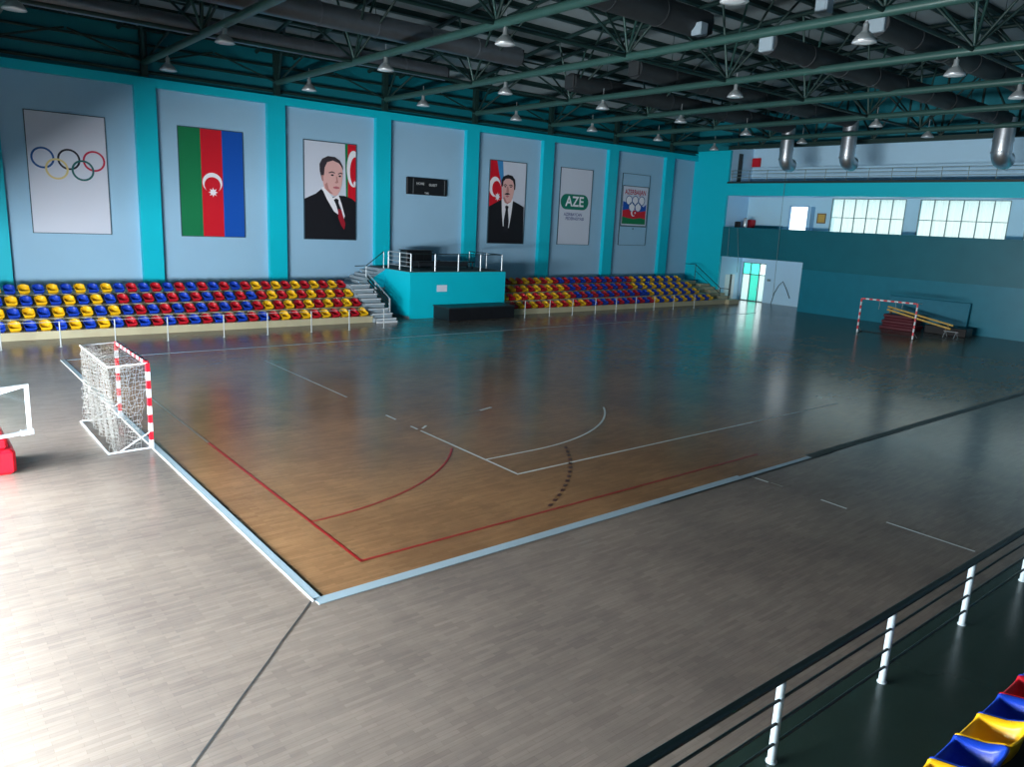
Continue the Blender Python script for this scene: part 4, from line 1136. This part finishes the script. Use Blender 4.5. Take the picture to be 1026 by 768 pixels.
def make_goal(label, loc, rz, with_net=True):
    # local frame: mouth in the plane x = 0 facing +x, y from 0 to 3.08
    t = thing('handball_goal', label, 'goal', (0, 0, 0), 'handball goals')
    W, H = 3.08, 2.04
    striped_post((0, 0, 0.02), (0, 0, H), 0.08, 10, 1, 'post', t)
    striped_post((0, W, 0.02), (0, W, H), 0.08, 10, 1, 'post', t)
    striped_post((0, 0.04, H), (0, W - 0.04, H), 0.08, 15, 0, 'crossbar', t)
    if not with_net:
        pass
    D1, D0 = 0.82, 0.92
    p = MB()
    p.tube((-D0, -0.05, 0.03), (-D0, W + 0.05, 0.03), 0.022, 8); p.tube((-D0, -0.05, 0.03), (0, 0, 0.03), 0.022, 8); p.tube((-D0, W + 0.05, 0.03), (0, W, 0.03), 0.022, 8)
    p.build('ground_frame', M['white_metal'] if with_net else M['dark_grey'], t)  # far goal: dark grey stands in for the shade around its base
    p = MB(); p.tube((0, 0, H), (-D1, 0.0, H - 0.03), 0.018, 8); p.tube((-D1, 0, H - 0.03), (-D1, W, H - 0.03), 0.018, 8); p.tube((-D1, W, H - 0.03), (0, W, H), 0.018, 8)
    p.build('top_frame', M['white_metal'], t)
    for y in (0, W):
        p = MB(); p.tube((0, y, 0.42), (-0.7, y + (-0.04 if y == 0 else 0.04), 0.03), 0.016, 8); p.build('brace', M['white_metal'], t)
    if with_net:
        mb = MB()
        rnd = random.Random(3)
        def back(u, v, ph=0.0, off=0.0):
            y = 0.02 + u * (W - 0.04)
            z = (H - 0.04) * (1 - v) + 0.05 * v
            x = -D1 + 0.0 * v + 0.10 * v * math.sin(v * 2.0) + off * v + 0.05 * math.sin(y * 9 + ph + 3 * v) * min(1, v * 2)
            return (x, y + 0.05 * math.sin(14 * y + 5 * v + ph) * v, z)
        jit = lambda p, a: (p[0] + rnd.uniform(-a, a), p[1] + rnd.uniform(-a, a), p[2] + rnd.uniform(-a, a))
        net_panel(mb, lambda u, v: jit(back(u, v), 0.018), 36, 24, 0.0042)
        net_panel(mb, lambda u, v: jit(back(u, v, 1.8, 0.10), 0.02), 30, 20, 0.0042)
        for y0, sg in ((0.03, 1), (W - 0.03, -1)):
            def side(u, v, y0=y0, sg=sg):
                x = -D1 * u - 0.04 * (1 - u)
                sag = math.sin(PI * u) * 0.28 * v * (1 - u * 0.3)
                z = (H - 0.05) * (1 - v) + 0.06 * v + 0.10 * math.sin(u * 7 + v * 4) * v * (1 - v)
                return (x + 0.22 * v * (1 - u) * -1 * math.sin(PI * v * 0.6), y0 + sg * (0.05 * math.sin(6 * u + 5 * v) * v + sag * 0.35), z)
            net_panel(mb, lambda u, v: jit(side(u, v), 0.028), 12, 20, 0.0042)
            net_panel(mb, lambda u, v: jit(side(u * 0.55 + 0.4 + 0.15 * v, v), 0.035), 6, 18, 0.0042)
        net_panel(mb, lambda u, v: jit((-0.03 - (D1 - 0.03) * v, 0.02 + u * (W - 0.04), H - 0.02 - 0.10 * math.sin(PI * v) * (0.6 + 0.4 * math.sin(u * 11)) - 0.03 * v), 0.025), 30, 9, 0.0042)
        mb.build('net', M['net'], t)
    else:
        mb = MB()
        for y, l in ((1.0, 0.55), (1.9, 0.5), (2.25, 0.35)):
            mb.path([(-0.02, y, H - 0.02), (-0.04, y + 0.03, H - l * 0.5), (-0.02, y + 0.02, H - l)], 0.012, 5)
        mb.build('net_scrap', M['net'], t)
    t.location = loc; t.rotation_euler.z = rz
    return t
make_goal('near red and white striped goal with a hanging white net', (4.35, 18.40, 0), 0, True)
g2 = make_goal('far red and white striped goal before the end wall, netless', (44.6, 21.9, 0), PI + 0.12, False)

# ================================================================== PORTABLE BASKETBALL HOOP (left edge)
t = thing('basketball_stand', 'folded portable basketball hoop with red padded base at left edge', 'basketball hoop', (0.6, 18.6, 0))
p = MB(); p.bbox((-0.6, 17.95, 0.0), (1.64, 19.3, 0.52), 0.06); p.build('padded_base', M['pad_red'], t)
p = MB(); p.bbox((-0.5, 18.02, 0.52), (1.52, 19.2, 0.78), 0.05); p.build('upper_pad', M['pad_red'], t)
for x in (-0.4, 1.45):
    for y in (18.25, 19.2):
        p = MB(); p.tube((x - 0.03, y, 0.04), (x + 0.03, y, 0.04), 0.04, 10); p.build('wheel', M['black'], t)
def bp(u, v, d=0.0):
    """board frame: u 0..1.8 from the right edge leftwards, v 0..1.05 upwards, d towards the court"""
    return Vector((1.934, 17.839, 0.874)) + Vector((-0.973, -0.23, -0.012)) * u + Vector((0, -0.05, 0.999)) * v + Vector((0.23, -0.973, -0.05)) * d
p = MB()
def slab(u0, v0, u1, v1, d0, d1):
    vs = [bp(u0, v0, d0), bp(u1, v0, d0), bp(u1, v1, d0), bp(u0, v1, d0), bp(u0, v0, d1), bp(u1, v0, d1), bp(u1, v1, d1), bp(u0, v1, d1)]
    return vs, [(0, 1, 2, 3), (7, 6, 5, 4), (0, 4, 5, 1), (1, 5, 6, 2), (2, 6, 7, 3), (3, 7, 4, 0)]
for q in ((0, 0, 1.8, 0.07), (0, 0.98, 1.8, 1.05), (0, 0.07, 0.07, 0.98), (1.73, 0.07, 1.8, 0.98)): p.add(*slab(*q, 0, 0.05))
p.add(*slab(-0.03, -0.02, 0.2, 0.09, -0.01, 0.06)); p.build('board_frame', M['white_metal'], t)
p = MB(); p.add(*slab(0.07, 0.07, 1.73, 0.98, 0.02, 0.03)); p.build('board_glass', M['board_glass'], t)
p = MB()
for q in ((0.6, 0.15, 1.2, 0.2), (0.6, 0.55, 1.2, 0.6), (0.6, 0.2, 0.65, 0.55), (1.15, 0.2, 1.2, 0.55)): p.add(*slab(*q, 0.031, 0.034))
p.build('target_square', M['white_metal'], t)
p = MB(); c = bp(0.9, 0.15, 0.3); p.path([c + Vector((0.225 * math.cos(2*PI*i/20), 0.225 * math.sin(2*PI*i/20), 0)) for i in range(21)], 0.01, 6); p.build('rim', M['red_paint'], t)
p = MB(); p.tube(bp(0.12, 0.98, -0.02), (0.3, 18.7, 1.25), 0.022, 8); p.tube(bp(1.6, 0.98, -0.02), (0.1, 18.7, 1.25), 0.022, 8); p.tube((0.2, 18.7, 0.74), (0.2, 18.7, 1.3), 0.06, 8)
p.tube(bp(0.9, 0.3, -0.02), (0.2, 18.7, 1.0), 0.04, 8); p.build('support_arm', M['white_metal'], t)

# ================================================================== MATS AND BEAMS BEHIND THE FAR GOAL
def gmat(x0, y0, z0, dx, dy, dz, m, label, rot=(0, 0, 0)):
    p = MB(); p.bbox((-dx/2, -dy/2, 0), (dx/2, dy/2, dz), 0.03)
    o = p.build('gym_mat', m); o.location = (x0, y0, z0); o.rotation_euler = rot
    return tag(o, label, 'mat', 'gym mats behind the far goal')
zz = 0.0
for k, lb in enumerate(['lowest', 'second', 'third', 'fourth', 'topmost']):
    gmat(49.2, 21.4 + 0.06 * (-1) ** k, zz, 1.2, 2.1 - 0.08 * k, 0.18, M['mat_red'], 'dark red gym mat behind the far goal, %s of its stack' % lb, (0, 0, 0.04 * (-1) ** k)); zz += 0.185
gmat(51.2, 20.9, 0.02, 0.14, 5.0, 1.9, M['mat_blue'], 'dark teal crash mat leaning on the end wall behind the goal', (0, 0.11, 0))
gmat(49.9, 18.9, 0.0, 1.0, 2.4, 0.5, M['black_board'], 'black mat on the floor beside the red stack')
for k, (p0, p1, lb) in enumerate([((49.0, 22.3, 1.36), (48.7, 18.2, 0.70), 'long yellow wooden beam sloping over the red mats, upper one'), ((48.5, 22.1, 1.22), (48.4, 18.2, 0.52), 'long yellow wooden beam sloping over the red mats, lower one')]):
    a = Vector(p0); b = Vector(p1)
    t = thing('balance_plank', lb, 'plank', tuple(b), 'yellow beams behind the far goal')
    p = MB(); d = (b - a).normalized(); s = Vector((0.05, 0, 0)); u = d.cross(s).normalized() * 0.05
    vs = [a + s + u, a - s + u, a - s - u, a + s - u, b + s + u, b - s + u, b - s - u, b + s - u]
    p.add(vs, [(0, 1, 2, 3), (7, 6, 5, 4), (0, 4, 5, 1), (1, 5, 6, 2), (2, 6, 7, 3), (3, 7, 4, 0)]); p.build('plank_bar', M['wood_yellow'], t)
    for f in (0.06, 0.94):
        c = a.lerp(b, f); p = MB(); p.box((c.x - 0.1, c.y - 0.04, c.z - 0.16), (c.x + 0.1, c.y + 0.04, c.z - 0.04)); p.build('plank_foot', M['brown'], t)
    if k == 1:
        pass
t = thing('trestle', 'small steel trestle under the sloping yellow beams', 'trestle', (48.5, 18.1, 0))
for y in (17.9, 18.5):
    p = MB(); p.tube((48.2, y, 0.02), (48.5, y, 0.36), 0.02, 6); p.tube((48.8, y, 0.02), (48.5, y, 0.36), 0.02, 6); p.build('leg', M['chrome'], t)
p = MB(); p.tube((48.5, 17.8, 0.36), (48.5, 18.6, 0.36), 0.025, 6); p.build('top_bar', M['chrome'], t)

# ================================================================== END WALL DETAILS
# top gallery rail
t = thing('gallery_rail', 'thin steel rail along the edge of the top gallery', 'railing', (51.75, 20, 9.3))
y = 37.0
while y > 6:
    p = MB(); p.tube((51.72, y, 9.3), (51.72, y, 10.12), 0.022, 6); p.build('post', M['frame_grey'], t); y -= 1.55
for z in (9.62, 9.88, 10.12):
    p = MB(); p.tube((51.72, 5.5, z), (51.72, 37.1, z), 0.02, 6); p.build('rail', M['frame_grey'], t)
t = thing('fire_cabinet', 'red hydrant cabinet on the top gallery wall', 'cabinet', (XG, 37.0, 10.6))
p = MB(); p.bbox((XG - 0.2, 36.5, 10.62), (XG - 0.002, 37.2, 11.3), 0.02); p.build('body', M['red_box'], t)
p = MB(); p.box((XG - 0.215, 36.56, 10.68), (XG - 0.2, 37.14, 11.24)); p.build('door', M['red_paint'], t)
t = thing('fire_cabinet', 'red box on the middle gallery beside the dark cylinder', 'cabinet', (54.2, 36.9, 5.0))
p = MB(); p.bbox((53.9, 36.3, 5.0), (54.5, 36.95, 6.5), 0.02); p.build('body', M['red_box'], t)
p = MB(); p.box((53.885, 36.36, 5.1), (53.9, 36.9, 6.44)); p.build('door', M['red_paint'], t)
t = thing('water_dispenser', 'dark and silver upright appliance in the corner of the middle gallery', 'appliance', (52.6, 36.7, 5.0))
p = MB(); p.bbox((52.4, 36.45, 5.0), (52.75, 36.8, 6.3), 0.03); p.build('body', M['black'], t)
p = MB(); p.lathe([(0.0, 0), (0.16, 0), (0.16, 1.5), (0.1, 1.62), (0.0, 1.62)], (52.95, 36.2, 5.0), 16); p.build('tank', M['alu'], t)
p = MB(); p.bbox((54.1, 33.9, 5.0), (54.55, 36.1, 6.08), 0.02); p.box((54.08, 34.0, 5.9), (54.1, 36.0, 6.0))
tag(p.build('low_bench', M['teal_dark']), 'low dark teal bench unit against the middle gallery wall', 'bench')
t = thing('notice_board', 'brown framed picture on the middle gallery wall beside the doorway', 'picture', (XG, 30.8, 6.4))
p = MB(); p.box((XG - 0.04, 30.42, 6.42), (XG - 0.002, 31.12, 7.16)); p.build('frame', M['brown'], t)
p = MB(); p.box((XG - 0.045, 30.5, 6.5), (XG - 0.04, 31.04, 7.08)); p.build('print', M['wood_yellow'], t)
d = MB(); d.bbox((52.7, 37.2, 9.3), (53.2, 37.25, 11.5), 0.01)
struct(d, 'door_4', M['strip_dark'], 'dark narrow door in the side of the top gallery', 'door')
# ropes on the end wall
def rope(label, pts, m, r=0.018):
    p = MB(); p.path(pts, r, 6); return tag(p.build('hanging_rope', m), label, 'rope', 'ropes hanging on the end wall')
rope('long grey rope hanging from the gallery beam beside the glazed door', [(51.5, 32.22, 9.2), (51.5, 32.18, 6.0), (51.48, 32.1, 3.0), (51.45, 32.05, 0.75)], M['rope'])
rope('thin cable hanging down the parapet near the teal corner', [(51.5, 36.6, 5.8), (51.5, 36.5, 3.6)], M['rope'])
rope('thin cable hanging before the white recess, second from the corner', [(51.5, 35.85, 5.8), (51.5, 35.5, 3.6), (51.48, 35.45, 2.4)], M['rope'])
rope('dark bent cable sagging against the white recess wall', [(54.55, 34.1, 0.02), (54.55, 33.9, 0.9), (54.55, 33.6, 1.5), (54.6, 33.3, 1.85), (54.55, 32.9, 1.3), (54.5, 32.5, 0.6)], M['rope_dark'], 0.025)
p = MB(); p.bbox((XG - 0.1, 34.4, 1.75), (XG - 0.002, 34.7, 1.92), 0.01); p.box((XG - 0.12, 34.45, 1.8), (XG - 0.1, 34.6, 1.87))
tag(p.build('wall_switch', M['frame_grey']), 'small grey switch box beside the glazed exit door', 'switch')
